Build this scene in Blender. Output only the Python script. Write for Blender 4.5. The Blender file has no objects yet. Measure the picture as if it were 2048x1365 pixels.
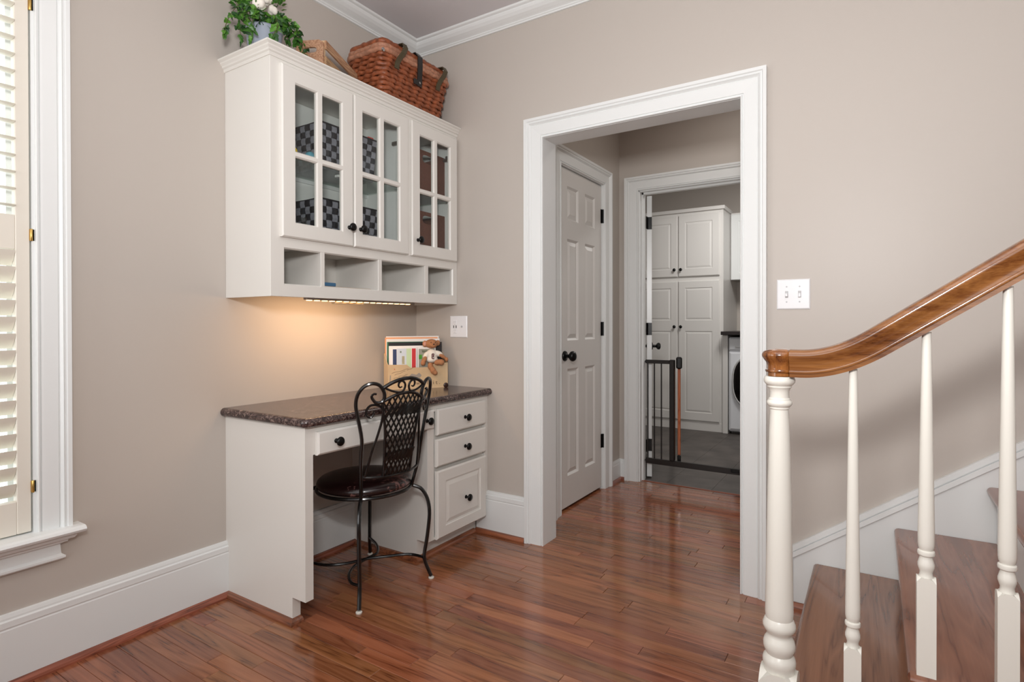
import bpy, bmesh, math, random
from mathutils import Vector, Matrix
random.seed(7)
PI = math.pi
S = bpy.context.scene
COL = S.collection

# ------------------------------------------------------------------ camera, world, lights, exposure
cam_d = bpy.data.cameras.new('camera')
cam = bpy.data.objects.new('camera', cam_d); COL.objects.link(cam)
YAW, PITCH, ROLL, FPX, CY = 0.56848, -0.0055115, -0.0015432, 1136.87, 655.28
fw = Vector((-math.sin(YAW)*math.cos(PITCH), math.cos(YAW)*math.cos(PITCH), math.sin(PITCH)))
rt = Vector((math.cos(YAW), math.sin(YAW), 0)); up = rt.cross(fw)
rt2 = math.cos(ROLL)*rt + math.sin(ROLL)*up; up2 = -math.sin(ROLL)*rt + math.cos(ROLL)*up
M = Matrix((rt2, up2, -fw)).transposed().to_4x4(); M.translation = Vector((2.24495, -2.48384, 1.11))
cam.matrix_world = M
cam_d.sensor_width = 36; cam_d.lens = 36*FPX/2048
cam_d.shift_y = (CY-682.5)/2048
cam_d.clip_start = 0.02
S.camera = cam

W = bpy.data.worlds.new('sky'); S.world = W; W.use_nodes = True
W.node_tree.nodes['Background'].inputs[0].default_value = (1.0, 0.99, 0.97, 1)
W.node_tree.nodes['Background'].inputs[1].default_value = 2.2

def area(name, loc, target, sx, sy, power, col):
    d = bpy.data.lights.new(name, 'AREA'); d.shape = 'RECTANGLE'; d.size = sx; d.size_y = sy
    d.energy = power; d.color = col
    o = bpy.data.objects.new(name, d); COL.objects.link(o); o.location = loc
    o.rotation_euler = (Vector(target)-Vector(loc)).to_track_quat('-Z', 'Y').to_euler()
    return o
area('flash', (2.20, -2.52, 1.57), (1.0, 0.0, 3.6), 0.26, 0.26, 38, (1.0, 0.99, 0.98))
area('window_daylight', (0.20, -2.95, 1.35), (2.2, -0.9, 1.2), 0.9, 1.6, 13, (0.95, 0.98, 1.0))
area('ceiling_fill', (2.6, -2.6, 2.66), (2.6, -2.6, 0), 2.6, 2.6, 18, (1.0, 0.99, 0.975))  # added overhead fill for soft ambient light, no fixture built
area('back_fill', (2.4, -5.2, 1.75), (1.7, 0.0, 2.1), 4.6, 1.7, 34, (0.97, 0.985, 1.0))  # added broad fill from behind the camera, no window in that wall
area('laundry_fill', (1.5, 2.5, 2.60), (1.3, 3.0, 0), 0.6, 0.6, 27, (1.0, 0.98, 0.95))  # added fill that brightens the laundry room, lamp made up
area('hall_fill', (1.5, 0.75, 2.60), (1.5, 0.75, 0), 0.3, 0.3, 2.6, (1.0, 0.92, 0.85))  # added weak fill to lift the hall's dark upper walls, lamp made up

S.view_settings.view_transform = 'Standard'
S.view_settings.look = 'None'
S.view_settings.exposure = 0.14
S.view_settings.gamma = 1
S.view_settings.use_curve_mapping = False

# ------------------------------------------------------------------ materials
def lin(c):
    return tuple(((v/255)/12.92 if v/255 <= .04045 else ((v/255+.055)/1.055)**2.4) for v in c) + (1,)
def base(name):
    m = bpy.data.materials.new(name); m.use_nodes = True
    n = m.node_tree.nodes; return m, n, m.node_tree.links, n['Principled BSDF']
def mat(name, c, rough=.5, metal=0, spec=.5, bump=0, bscale=60, vary=0, vscale=8, coat=0):
    m, n, l, b = base(name)
    b.inputs['Base Color'].default_value = lin(c); b.inputs['Roughness'].default_value = rough
    b.inputs['Metallic'].default_value = metal; b.inputs['Specular IOR Level'].default_value = spec
    if coat: b.inputs['Coat Weight'].default_value = coat; b.inputs['Coat Roughness'].default_value = .08
    tc = n.new('ShaderNodeTexCoord')
    if vary:
        t = n.new('ShaderNodeTexNoise'); t.inputs['Scale'].default_value = vscale; t.inputs['Detail'].default_value = 5
        l.new(tc.outputs['Object'], t.inputs['Vector'])
        r = n.new('ShaderNodeValToRGB'); r.color_ramp.elements[0].position = .3; r.color_ramp.elements[1].position = .7
        a = lin(c); r.color_ramp.elements[0].color = tuple(v*(1-vary) for v in a[:3])+(1,)
        r.color_ramp.elements[1].color = tuple(min(1, v*(1+vary)) for v in a[:3])+(1,)
        l.new(t.outputs['Fac'], r.inputs['Fac']); l.new(r.outputs['Color'], b.inputs['Base Color'])
    if bump:
        t = n.new('ShaderNodeTexNoise'); t.inputs['Scale'].default_value = bscale; t.inputs['Detail'].default_value = 3
        l.new(tc.outputs['Object'], t.inputs['Vector'])
        u = n.new('ShaderNodeBump'); u.inputs['Strength'].default_value = bump; u.inputs['Distance'].default_value = .002
        l.new(t.outputs['Fac'], u.inputs['Height']); l.new(u.outputs['Normal'], b.inputs['Normal'])
    return m
def wood(name, dark, mid, light, axis=0, rough=.2, coat=.4, sc=1.0, pores=.5, rnd=.5, rings=15, bump=.12):
    """stained oak: long stretched growth rings, pores and a tone per piece"""
    m, n, l, b = base(name)
    tc = n.new('ShaderNodeTexCoord'); oi = n.new('ShaderNodeObjectInfo')
    off = n.new('ShaderNodeVectorMath'); off.operation = 'MULTIPLY_ADD'
    cmb = n.new('ShaderNodeCombineXYZ')
    for i in range(3): l.new(oi.outputs['Random'], cmb.inputs[i])
    l.new(cmb.outputs[0], off.inputs[0]); off.inputs[1].default_value = (37, 53, 11); l.new(tc.outputs['Object'], off.inputs[2])
    mp = n.new('ShaderNodeMapping'); s = [9*sc, 9*sc, 9*sc]; s[axis] = .75*sc
    mp.inputs['Scale'].default_value = s; l.new(off.outputs[0], mp.inputs['Vector'])
    n1 = n.new('ShaderNodeTexNoise'); n1.inputs['Scale'].default_value = 1.5; n1.inputs['Detail'].default_value = 3; n1.inputs['Distortion'].default_value = .6
    l.new(mp.outputs[0], n1.inputs['Vector'])
    mul = n.new('ShaderNodeMath'); mul.operation = 'MULTIPLY'; mul.inputs[1].default_value = rings; l.new(n1.outputs['Fac'], mul.inputs[0])
    fr = n.new('ShaderNodeMath'); fr.operation = 'PINGPONG'; fr.inputs[1].default_value = 1; l.new(mul.outputs[0], fr.inputs[0])
    mp2 = n.new('ShaderNodeMapping'); s2 = [260*sc, 260*sc, 260*sc]; s2[axis] = 7*sc
    mp2.inputs['Scale'].default_value = s2; l.new(off.outputs[0], mp2.inputs['Vector'])
    n2 = n.new('ShaderNodeTexNoise'); n2.inputs['Scale'].default_value = 1; n2.inputs['Detail'].default_value = 2; l.new(mp2.outputs[0], n2.inputs['Vector'])
    mix = n.new('ShaderNodeMix'); mix.data_type = 'FLOAT'; mix.inputs[0].default_value = pores
    l.new(fr.outputs[0], mix.inputs[2]); l.new(n2.outputs['Fac'], mix.inputs[3])
    r = n.new('ShaderNodeValToRGB'); e = r.color_ramp.elements
    e[0].position = .14; e[0].color = lin(dark); e[1].position = .85; e[1].color = lin(light)
    k = e.new(.34); k.color = lin(mid); l.new(mix.outputs[0], r.inputs['Fac'])
    hs = n.new('ShaderNodeHueSaturation'); mr = n.new('ShaderNodeMapRange')
    mr.inputs['To Min'].default_value = 1-rnd; mr.inputs['To Max'].default_value = 1+rnd*.85
    l.new(oi.outputs['Random'], mr.inputs['Value']); l.new(r.outputs['Color'], hs.inputs['Color'])
    n3 = n.new('ShaderNodeTexNoise'); n3.inputs['Scale'].default_value = .55; n3.inputs['Detail'].default_value = 2; l.new(mp.outputs[0], n3.inputs['Vector'])
    m3 = n.new('ShaderNodeMapRange'); m3.inputs['From Min'].default_value = .3; m3.inputs['From Max'].default_value = .7; m3.inputs['To Min'].default_value = .84; m3.inputs['To Max'].default_value = 1.12; l.new(n3.outputs['Fac'], m3.inputs['Value'])
    mm = n.new('ShaderNodeMath'); mm.operation = 'MULTIPLY'; l.new(mr.outputs[0], mm.inputs[0]); l.new(m3.outputs[0], mm.inputs[1]); l.new(mm.outputs[0], hs.inputs['Value'])
    l.new(hs.outputs[0], b.inputs['Base Color'])
    q1 = n.new('ShaderNodeMath'); q1.operation = 'MULTIPLY'; q1.inputs[1].default_value = 7.3; l.new(oi.outputs['Random'], q1.inputs[0])
    q2 = n.new('ShaderNodeMath'); q2.operation = 'FRACT'; l.new(q1.outputs[0], q2.inputs[0])
    q3 = n.new('ShaderNodeMapRange'); q3.inputs['To Min'].default_value = .492; q3.inputs['To Max'].default_value = .510; l.new(q2.outputs[0], q3.inputs['Value']); l.new(q3.outputs[0], hs.inputs['Hue'])
    b.inputs['Roughness'].default_value = rough; b.inputs['Coat Weight'].default_value = coat; b.inputs['Coat Roughness'].default_value = .1
    u = n.new('ShaderNodeBump'); u.inputs['Strength'].default_value = bump; u.inputs['Distance'].default_value = .001
    l.new(mix.outputs[0], u.inputs['Height']); l.new(u.outputs['Normal'], b.inputs['Normal'])
    return m
def glassy(name, tint=(225, 235, 230), refl=.5, rough=.0):
    m = bpy.data.materials.new(name); m.use_nodes = True; n = m.node_tree.nodes; l = m.node_tree.links
    n.remove(n['Principled BSDF']); out = n['Material Output']
    t = n.new('ShaderNodeBsdfTransparent'); t.inputs[0].default_value = lin(tint)
    g = n.new('ShaderNodeBsdfGlossy'); g.inputs['Roughness'].default_value = rough
    f = n.new('ShaderNodeFresnel'); f.inputs['IOR'].default_value = 1.5
    k = n.new('ShaderNodeMath'); k.operation = 'MULTIPLY'; k.inputs[1].default_value = refl*2
    geo = n.new('ShaderNodeNewGeometry'); inv = n.new('ShaderNodeMath'); inv.operation = 'SUBTRACT'; inv.inputs[0].default_value = 1; l.new(geo.outputs['Backfacing'], inv.inputs[1])
    f2 = n.new('ShaderNodeMath'); f2.operation = 'MULTIPLY'; l.new(f.outputs[0], f2.inputs[0]); l.new(inv.outputs[0], f2.inputs[1])   # one reflection per pane
    l.new(f2.outputs[0], k.inputs[0]); x = n.new('ShaderNodeMixShader')
    l.new(k.outputs[0], x.inputs[0]); l.new(t.outputs[0], x.inputs[1]); l.new(g.outputs[0], x.inputs[2]); l.new(x.outputs[0], out.inputs['Surface'])
    return m
def emit(name, c, s):
    m, n, l, b = base(name); b.inputs['Base Color'].default_value = lin(c)
    b.inputs['Emission Color'].default_value = lin(c); b.inputs['Emission Strength'].default_value = s
    return m

m_wall = mat('taupe_wall_paint', (192, 184, 176), .42, spec=.35, bump=.05, bscale=220)
m_ceil = mat('ceiling_paint', (214, 211, 213), .8)
m_trim = mat('white_trim_paint', (229, 231, 230), .3, spec=.5)
m_cab = mat('cream_cabinet_paint', (224, 221, 215), .35, spec=.5, bump=.02, bscale=90)
m_cabin = mat('cabinet_interior', (238, 238, 236), .5)
m_shut = mat('ivory_shutter_paint', (231, 225, 213), .4)
m_door = mat('grey_white_door_paint', (216, 213, 209), .38, bump=.03, bscale=150)
m_black = mat('oiled_black_metal', (16, 15, 15), .32, metal=.5)
m_iron = mat('black_wrought_iron', (14, 13, 13), .28, metal=.3, coat=.5)
m_brass = mat('brass', (205, 170, 100), .3, metal=1)
m_chrome = mat('chrome', (190, 190, 190), .2, metal=1)
m_plastic = mat('white_plastic', (238, 238, 240), .3)
m_slot = mat('dark_slot', (60, 55, 52), .6)
m_grey = mat('grey_slot', (196, 196, 198), .6)
m_floor = wood('red_oak_floor', (80, 40, 23), (134, 79, 51), (156, 98, 67), 0, .17, .4, 1.0, .5, .22, 11)
m_shoe = wood('oak_shoe_molding', (84, 42, 25), (128, 70, 46), (160, 94, 66), 1, .3, .3, 1.0, .5, .1)
m_shoex = wood('oak_shoe_molding_x', (84, 42, 25), (128, 70, 46), (160, 94, 66), 0, .3, .3, 1.0, .5, .1)
m_tread = wood('oak_tread', (98, 53, 36), (128, 77, 56), (146, 93, 70), 1, .22, .35, .8, .42, .1)
m_rail = wood('amber_oak_handrail', (60, 30, 13), (114, 66, 32), (158, 104, 56), 0, .16, .8, 1.6, .6, .12, 7, 0)
m_railend = wood('amber_oak_cap', (40, 19, 9), (112, 60, 28), (170, 106, 56), 2, .16, .8, 2.5, .5, .1, 5, 0)
m_glass = glassy('cabinet_glass', (249, 251, 250), .5)
m_wglass = glassy('window_glass', (245, 250, 250), .4)
m_shelfglass = glassy('shelf_glass', (228, 238, 233), .5)
m_greenedge = mat('green_glass_edge', (40, 66, 56), .15)
m_seat = mat('burgundy_black_vinyl', (26, 10, 10), .25, spec=.6, coat=.3)
m_glide = mat('white_nylon_glide', (215, 210, 200), .5)
m_wicker = mat('reddish_wicker', (142, 78, 48), .45, bump=.6, bscale=160, vary=.45, vscale=45)
m_wickerlid = mat('tan_wicker_rope', (176, 124, 98), .55, bump=.8, bscale=260, vary=.3, vscale=60)
m_strap = mat('olive_leather', (74, 64, 42), .5)
m_strapb = mat('black_leather', (24, 20, 20), .3)
m_crate = wood('weathered_crate_wood', (120, 84, 58), (166, 126, 94), (196, 160, 124), 0, .7, 0, 2.5, .5, .15)
m_cratep = wood('pale_crate_post', (176, 142, 108), (204, 172, 138), (218, 190, 158), 2, .7, 0, 2.5, .5, .05)
m_pot = mat('blue_grey_ceramic', (150, 158, 172), .45)
m_soil = mat('moss', (70, 72, 40), .9)
m_leafs = [mat('ivy_leaf_a', (62, 110, 38), .4, vary=.25, vscale=30), mat('ivy_leaf_b', (90, 140, 50), .4, vary=.2, vscale=30), mat('ivy_leaf_c', (46, 84, 42), .45, vary=.25, vscale=30)]
m_stem = mat('vine_stem', (80, 84, 40), .6)
m_cotton = mat('white_cotton', (238, 232, 222), .9, bump=.8, bscale=60)
m_bandk = mat('black_webbing', (34, 34, 42), .55, bump=.5, bscale=300)
m_bandg = mat('grey_webbing', (140, 140, 150), .55, bump=.5, bscale=300, vary=.15, vscale=90)
m_brownbox = mat('brown_woven_paper', (112, 66, 52), .7, bump=.8, bscale=420, vary=.15, vscale=120)
m_yellow = mat('yellow_plush', (232, 200, 40), .7); m_teal = mat('teal_plush', (84, 150, 170), .7)
m_redtoy = mat('red_toy', (220, 70, 60), .5)
m_clear = glassy('clear_bottle', (215, 215, 212), .8)
m_tan = mat('printed_tan_board', (202, 174, 136), .6, vary=.08, vscale=14)
m_tanin = mat('tan_board_inside', (222, 196, 160), .7)
m_ink = mat('brown_ink', (92, 72, 58), .7); m_inkg = mat('grey_print', (150, 140, 130), .7); m_inkr = mat('faded_red_print', (200, 110, 90), .7)
m_bead = mat('corner_cap', (52, 30, 24), .3)
m_paper = mat('white_paper', (240, 238, 236), .6); m_orange = mat('orange_folder', (236, 170, 124), .6)
m_greenf = mat('green_folder', (44, 110, 84), .6); m_blackf = mat('black_folder', (40, 38, 40), .4)
m_navy = mat('navy_print', (52, 66, 104), .5); m_redp = mat('red_print', (198, 52, 56), .5)
m_palegreen = mat('pale_green_print', (196, 218, 176), .5); m_paleblue = mat('pale_blue_print', (206, 216, 226), .5)
m_yprint = mat('pale_yellow_print', (226, 214, 170), .5); m_brightgreen = mat('bright_green_print', (90, 200, 50), .5); m_greyphoto = mat('grey_photo_print', (150, 150, 138), .5)
m_fur = mat('tan_plush_fur', (176, 122, 84), .95, bump=1.0, bscale=500, vary=.12, vscale=120)
m_shirt = mat('cream_knit', (232, 226, 214), .9, bump=.5, bscale=400)
m_garnet = mat('garnet_print', (84, 22, 34), .7); m_nose = mat('black_thread', (26, 20, 18), .5)
m_led = emit('warm_led', (255, 206, 140), 3.5)
m_batt = mat('cream_battery_box', (216, 190, 156), .4)
m_bluebook = mat('blue_cover', (56, 98, 132), .5); m_tanbook = mat('tan_cover', (176, 150, 126), .6)
m_vinyl = mat('grey_floor_tile', (80, 74, 70), .5, bump=.1, vary=.35, vscale=5)
m_gate = mat('bronze_gate_paint', (36, 32, 30), .4, metal=.2)
m_gatewood = wood('orange_beech', (150, 80, 40), (188, 108, 60), (204, 126, 76), 2, .3, .3, 2, .4, .05)
m_darkctr = mat('dark_counter', (36, 28, 28), .25)
m_washer = mat('white_enamel', (226, 228, 232), .25)
m_washgl = mat('smoked_glass', (10, 10, 12), .08, spec=.8)
m_washpan = mat('grey_panel', (190, 190, 190), .3)

def speckle():
    m, n, l, b = base('brown_speckled_laminate')
    tc = n.new('ShaderNodeTexCoord')
    t = n.new('ShaderNodeTexNoise'); t.inputs['Scale'].default_value = 70; t.inputs['Detail'].default_value = 6; t.inputs['Distortion'].default_value = 1.6
    l.new(tc.outputs['Object'], t.inputs['Vector'])
    r = n.new('ShaderNodeValToRGB'); e = r.color_ramp.elements; e[0].position = .40; e[0].color = lin((42, 30, 30)); e[1].position = .72; e[1].color = lin((150, 130, 120))
    k = e.new(.55); k.color = lin((78, 60, 58)); l.new(t.outputs['Fac'], r.inputs['Fac']); l.new(r.outputs['Color'], b.inputs['Base Color'])
    b.inputs['Roughness'].default_value = .16; b.inputs['Specular IOR Level'].default_value = .6
    return m
m_ctr = speckle()

# seat material: worn burgundy flecks
def worn():
    m, n, l, b = base('worn_burgundy_vinyl')
    tc = n.new('ShaderNodeTexCoord'); t = n.new('ShaderNodeTexNoise'); t.inputs['Scale'].default_value = 55; t.inputs['Detail'].default_value = 4; l.new(tc.outputs['Object'], t.inputs['Vector'])
    t2 = n.new('ShaderNodeTexNoise'); t2.inputs['Scale'].default_value = 6; l.new(tc.outputs['Object'], t2.inputs['Vector'])
    a = n.new('ShaderNodeMath'); a.operation = 'MULTIPLY'; l.new(t.outputs['Fac'], a.inputs[0]); l.new(t2.outputs['Fac'], a.inputs[1])
    r = n.new('ShaderNodeValToRGB'); e = r.color_ramp.elements; e[0].position = .325; e[0].color = lin((27, 11, 11)); e[1].position = .36; e[1].color = lin((110, 76, 72))
    l.new(a.outputs[0], r.inputs['Fac']); l.new(r.outputs['Color'], b.inputs['Base Color']); b.inputs['Roughness'].default_value = .28
    b.inputs['Coat Weight'].default_value = .3
    return m
m_seat = worn()

# ------------------------------------------------------------------ geometry helpers
def perp_frame(d):
    d = d.normalized(); a = Vector((0, 0, 1)) if abs(d.z) < .9 else Vector((1, 0, 0))
    u = d.cross(a).normalized(); return u, d.cross(u).normalized()
class G:
    def __init__(s): s.v = []; s.f = []
    def add(s, vs, fs):
        k = len(s.v); s.v += [Vector(p) for p in vs]; s.f += [tuple(i+k for i in f) for f in fs]; return s
    def box(s, x0, x1, y0, y1, z0, z1, bev=0):
        x0, x1 = min(x0, x1), max(x0, x1); y0, y1 = min(y0, y1), max(y0, y1); z0, z1 = min(z0, z1), max(z0, z1)
        vs = [(x, y, z) for z in (z0, z1) for y in (y0, y1) for x in (x0, x1)]
        fs = [(0, 2, 3, 1), (4, 5, 7, 6), (0, 1, 5, 4), (2, 6, 7, 3), (0, 4, 6, 2), (1, 3, 7, 5)]
        if not bev: return s.add(vs, fs)
        b = bmesh.new(); bv = [b.verts.new(p) for p in vs]
        for f in fs: b.faces.new([bv[i] for i in f])
        bmesh.ops.bevel(b, geom=b.edges[:], offset=bev, segments=1, affect='EDGES', clamp_overlap=True)
        b.verts.index_update(); s.add([v.co.copy() for v in b.verts], [tuple(v.index for v in f.verts) for f in b.faces]); b.free(); return s
    def prism(s, poly, fn, a, b, cap=True):
        """poly: list of (p,q); fn(p,q,t)->xyz ; extruded t=a..b"""
        n = len(poly); vs = [fn(p, q, a) for p, q in poly]+[fn(p, q, b) for p, q in poly]
        fs = [(i, (i+1) % n, n+(i+1) % n, n+i) for i in range(n)]
        if cap: fs += [tuple(range(n-1, -1, -1)), tuple(range(n, 2*n))]
        return s.add(vs, fs)
    def tube(s, pts, r, n=8, closed=False, cap=True, flat=1.0):
        pts = [Vector(p) for p in pts]; m = len(pts); rr = r if isinstance(r, (list, tuple)) else [r]*m
        vs = []; u = None
        for i, p in enumerate(pts):
            a = pts[(i-1) % m] if (closed or i) else p; b = pts[(i+1) % m] if (closed or i < m-1) else p
            d = (b-a).normalized()
            if u is None: u, w = perp_frame(d)
            else:
                u = (u-d*u.dot(d)); u = u.normalized() if u.length > 1e-6 else perp_frame(d)[0]
                w = d.cross(u)
            for k in range(n):
                t = 2*PI*k/n; vs.append(p+(u*math.cos(t)+w*math.sin(t)*flat)*rr[i])
        fs = []
        for i in range(m if closed else m-1):
            j = (i+1) % m
            for k in range(n): fs.append((i*n+k, i*n+(k+1) % n, j*n+(k+1) % n, j*n+k))
        if cap and not closed: fs += [tuple(range(n-1, -1, -1)), tuple((m-1)*n+k for k in range(n))]
        return s.add(vs, fs)
    def lathe(s, prof, c=(0, 0, 0), axis='z', n=24, sq=None):
        """prof: (r, h) from bottom to top"""
        c = Vector(c); vs = []
        for r, h in prof:
            for k in range(n):
                t = 2*PI*(k+.5)/n; a, b = r*math.cos(t), r*math.sin(t)
                vs.append(c+Vector({'z': (a, b, h), 'x': (h, a, b), 'y': (b, h, a)}[axis]))
        fs = [(i*n+k, i*n+(k+1) % n, (i+1)*n+(k+1) % n, (i+1)*n+k) for i in range(len(prof)-1) for k in range(n)]
        fs += [tuple(range(n-1, -1, -1)), tuple((len(prof)-1)*n+k for k in range(n))]
        return s.add(vs, fs)
    def sweep(s, prof, path, normals):
        """prof (a,b); at path i the point = path + a*A_i + b*B_i with (A,B) in normals"""
        n = len(prof); vs = []
        for p, (A, B) in zip(path, normals):
            for a, b in prof: vs.append(Vector(p)+Vector(A)*a+Vector(B)*b)
        m = len(path); fs = [(i*n+k, i*n+(k+1) % n, (i+1)*n+(k+1) % n, (i+1)*n+k) for i in range(m-1) for k in range(n)]
        fs += [tuple(range(n-1, -1, -1)), tuple((m-1)*n+k for k in range(n))]
        return s.add(vs, fs)
    def slab(s, u0, u1, v0, v1, th, holes, prof, fn, edge=(.004, .004), through=False):
        """panelled slab, front at w=0, back w=-th; each hole gets profile rings [(inset, depth)..]"""
        e, c = edge; us = sorted({u0+e, u1-e}|{h[i] for h in holes for i in (0, 1)}); vv = sorted({v0+e, v1-e}|{h[i] for h in holes for i in (2, 3)})
        idx = {}
        def V(u, v, w):
            k = (round(u, 6), round(v, 6), round(w, 6))
            if k not in idx: idx[k] = len(L); L.append(fn(u, v, w))
            return idx[k]
        L = []; F = []
        for i in range(len(us)-1):
            for j in range(len(vv)-1):
                mu, mv = (us[i]+us[i+1])/2, (vv[j]+vv[j+1])/2
                if any(h[0] < mu < h[1] and h[2] < mv < h[3] for h in holes): continue
                F.append((V(us[i], vv[j], 0), V(us[i+1], vv[j], 0), V(us[i+1], vv[j+1], 0), V(us[i], vv[j+1], 0)))
        def ring(A, B):
            (a0, a1, b0, b1, w), (c0, c1, d0, d1, x) = A, B
            P = [(a0, b0), (a1, b0), (a1, b1), (a0, b1)]; Q = [(c0, d0), (c1, d0), (c1, d1), (c0, d1)]
            for k in range(4):
                q = (k+1) % 4; F.append((V(*P[k], w), V(*P[q], w), V(*Q[q], x), V(*Q[k], x)))
        O = (u0, u1, v0, v1, -c)
        ring(O, (u0+e, u1-e, v0+e, v1-e, 0)); ring((u0, u1, v0, v1, -th), O)
        if not through: F.append((V(u0, v0, -th), V(u0, v1, -th), V(u1, v1, -th), V(u1, v0, -th)))
        else:
            ub = sorted({u0, u1}|{h[i] for h in holes for i in (0, 1)}); vb = sorted({v0, v1}|{h[i] for h in holes for i in (2, 3)})
            for i in range(len(ub)-1):
                for j in range(len(vb)-1):
                    mu, mv = (ub[i]+ub[i+1])/2, (vb[j]+vb[j+1])/2
                    if any(h[0] < mu < h[1] and h[2] < mv < h[3] for h in holes): continue
                    F.append((V(ub[i], vb[j], -th), V(ub[i], vb[j+1], -th), V(ub[i+1], vb[j+1], -th), V(ub[i+1], vb[j], -th)))
        for h in holes:
            cur = (h[0], h[1], h[2], h[3], 0)
            if through:
                nx = (h[0]+.005, h[1]-.005, h[2]+.005, h[3]-.005, -.006); ring(cur, nx)
                ring(nx, (nx[0], nx[1], nx[2], nx[3], -th+.001)); ring((nx[0], nx[1], nx[2], nx[3], -th+.001), (h[0], h[1], h[2], h[3], -th)); continue
            for ins, dep in prof:
                nx = (h[0]+ins, h[1]-ins, h[2]+ins, h[3]-ins, -dep); ring(cur, nx); cur = nx
            F.append((V(cur[0], cur[2], cur[4]), V(cur[1], cur[2], cur[4]), V(cur[1], cur[3], cur[4]), V(cur[0], cur[3], cur[4])))
        return s.add(L, F)
    def ell(s, c, r, rot=None, n=16, m=10):
        vs = []; c = Vector(c)
        for i in range(1, m):
            ph = PI*i/m
            for k in range(n):
                t = 2*PI*k/n; p = Vector((r[0]*math.sin(ph)*math.cos(t), r[1]*math.sin(ph)*math.sin(t), r[2]*math.cos(ph)))
                vs.append(c+(rot @ p if rot else p))
        tp = Vector((0, 0, r[2])); vs += [c+(rot @ tp if rot else tp), c-(rot @ tp if rot else tp)]
        fs = [(i*n+k, (i+1)*n+k, (i+1)*n+(k+1) % n, i*n+(k+1) % n) for i in range(m-2) for k in range(n)]
        N = (m-1)*n; fs += [(N, k, (k+1) % n) for k in range(n)]+[(N+1, (m-2)*n+(k+1) % n, (m-2)*n+k) for k in range(n)]
        return s.add(vs, fs)

def tag(o, label=None, cat=None, group=None, kind=None):
    if label: o['label'] = label
    if cat: o['category'] = cat
    if group: o['group'] = group
    if kind: o['kind'] = kind
    return o
def root_loc(p):
    while p.parent: p = p.parent
    return p.location
def ob(name, g, m, parent=None, smooth=False, local=False, label=None, kind=None, ang=40):
    me = bpy.data.meshes.new(name)
    off = Vector((0, 0, 0)) if (parent is None or local) else Vector(root_loc(parent))
    me.from_pydata([tuple(v-off) for v in g.v], [], g.f); me.materials.append(m)
    b = bmesh.new(); b.from_mesh(me); bmesh.ops.recalc_face_normals(b, faces=b.faces); b.to_mesh(me); b.free()
    if smooth:
        for p in me.polygons: p.use_smooth = True
        b = bmesh.new(); b.from_mesh(me)
        for e in b.edges:
            if len(e.link_faces) == 2 and e.calc_face_angle(0) > math.radians(ang): e.smooth = False
        b.to_mesh(me); b.free()
    o = bpy.data.objects.new(name, me); COL.objects.link(o)
    if parent: o.parent = parent
    if label: o['label'] = label
    if kind: o['kind'] = kind
    return o
def thing(name, label, cat, loc, rz=0, group=None, kind=None):
    o = bpy.data.objects.new(name, None); COL.objects.link(o); o.location = loc; o.rotation_euler = (0, 0, rz)
    o.empty_display_size = .05
    return tag(o, label, cat, group, kind)
def struct(name, g, m, **k):
    o = ob(name, g, m, **k)
    if not k.get('parent'): o['kind'] = 'structure'
    return o
def dup(o, parent=None):
    c = o.copy(); COL.objects.link(c)
    if parent: c.parent = parent
    for ch in [x for x in bpy.data.objects if x.parent is o]: dup(ch, c)
    return c
def knob(parent, c, axis='x', sgn=1, m=None, r=.0155, name='knob'):
    g = G(); p = [(.0085, 0), (.0085, .003), (.0045, .006), (.0045, .013), (.010, .018), (r, .022), (r, .026), (r*.8, .030), (.003, .032)]
    k = r/.0155
    g.lathe([(a*k, sgn*h*k) for a, h in p], c, axis, 16)
    return ob(name, g, m or m_black, parent, smooth=True)

# ------------------------------------------------------------------ constants
CZ = 2.712          # ceiling
HX, HY0, HY1 = .70, .11, 1.365
OX0, OX1, OZ = .847, 1.782, 2.040       # cased opening
LX0, LX1 = .850, 1.665                  # laundry opening
WY0, WY1, WZ0, WZ1 = -2.70, -1.775, .452, 2.30   # window

# ------------------------------------------------------------------ walls, ceiling
g = G()
g.box(-.12, 0, WY1, 0.11, 0, CZ).box(-.12, 0, -5.6, WY0, 0, CZ).box(-.12, 0, WY0, WY1, 0, WZ0-.03).box(-.12, 0, WY0, WY1, WZ1, CZ)
struct('wall_left', g, m_wall)
g = G(); g.box(0, OX0-.01, 0, .11, 0, CZ).box(OX1+.01, 5.3, 0, .11, 0, CZ).box(OX0-.01, OX1+.01, 0, .11, OZ+.01, CZ)
struct('wall_back', g, m_wall)
struct('wall_right', G().box(5.2, 5.32, -5.6, 0, 0, CZ), m_wall)
struct('wall_front', G().box(0, 5.2, -5.6, -5.5, 0, CZ), m_wall)
struct('ceiling', G().box(-.12, 5.32, -5.6, 0.11, CZ, CZ+.1), m_ceil)
# hall
DY0, DY1 = .450, 1.070
g = G(); g.box(HX-.11, HX, .11, DY0, 0, CZ).box(HX-.11, HX, DY1, HY1+.11, 0, CZ).box(HX-.11, HX, DY0, DY1, 2.045, CZ)
struct('wall_hall_left', g, m_wall)
g = G(); g.box(HX, LX0-.01, HY1, HY1+.11, 0, CZ).box(LX1+.01, 2.06, HY1, HY1+.11, 0, CZ).box(LX0-.01, LX1+.01, HY1, HY1+.11, 2.050, CZ)
struct('wall_hall_back', g, m_wall)
struct('wall_closet_baffle', G().box(.40, .43, .11, HY1, 0, CZ).box(.43, HX-.11, .34, .36, 0, CZ).box(.43, HX-.11, 1.16, 1.18, 0, CZ).box(.43, HX-.11, .36, 1.16, 2.3, 2.33), m_wall)  # unseen shell added to stop sky light leaking under the hall door
struct('wall_hall_right', G().box(1.95, 2.06, .11, HY1, 0, CZ), m_wall)
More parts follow.
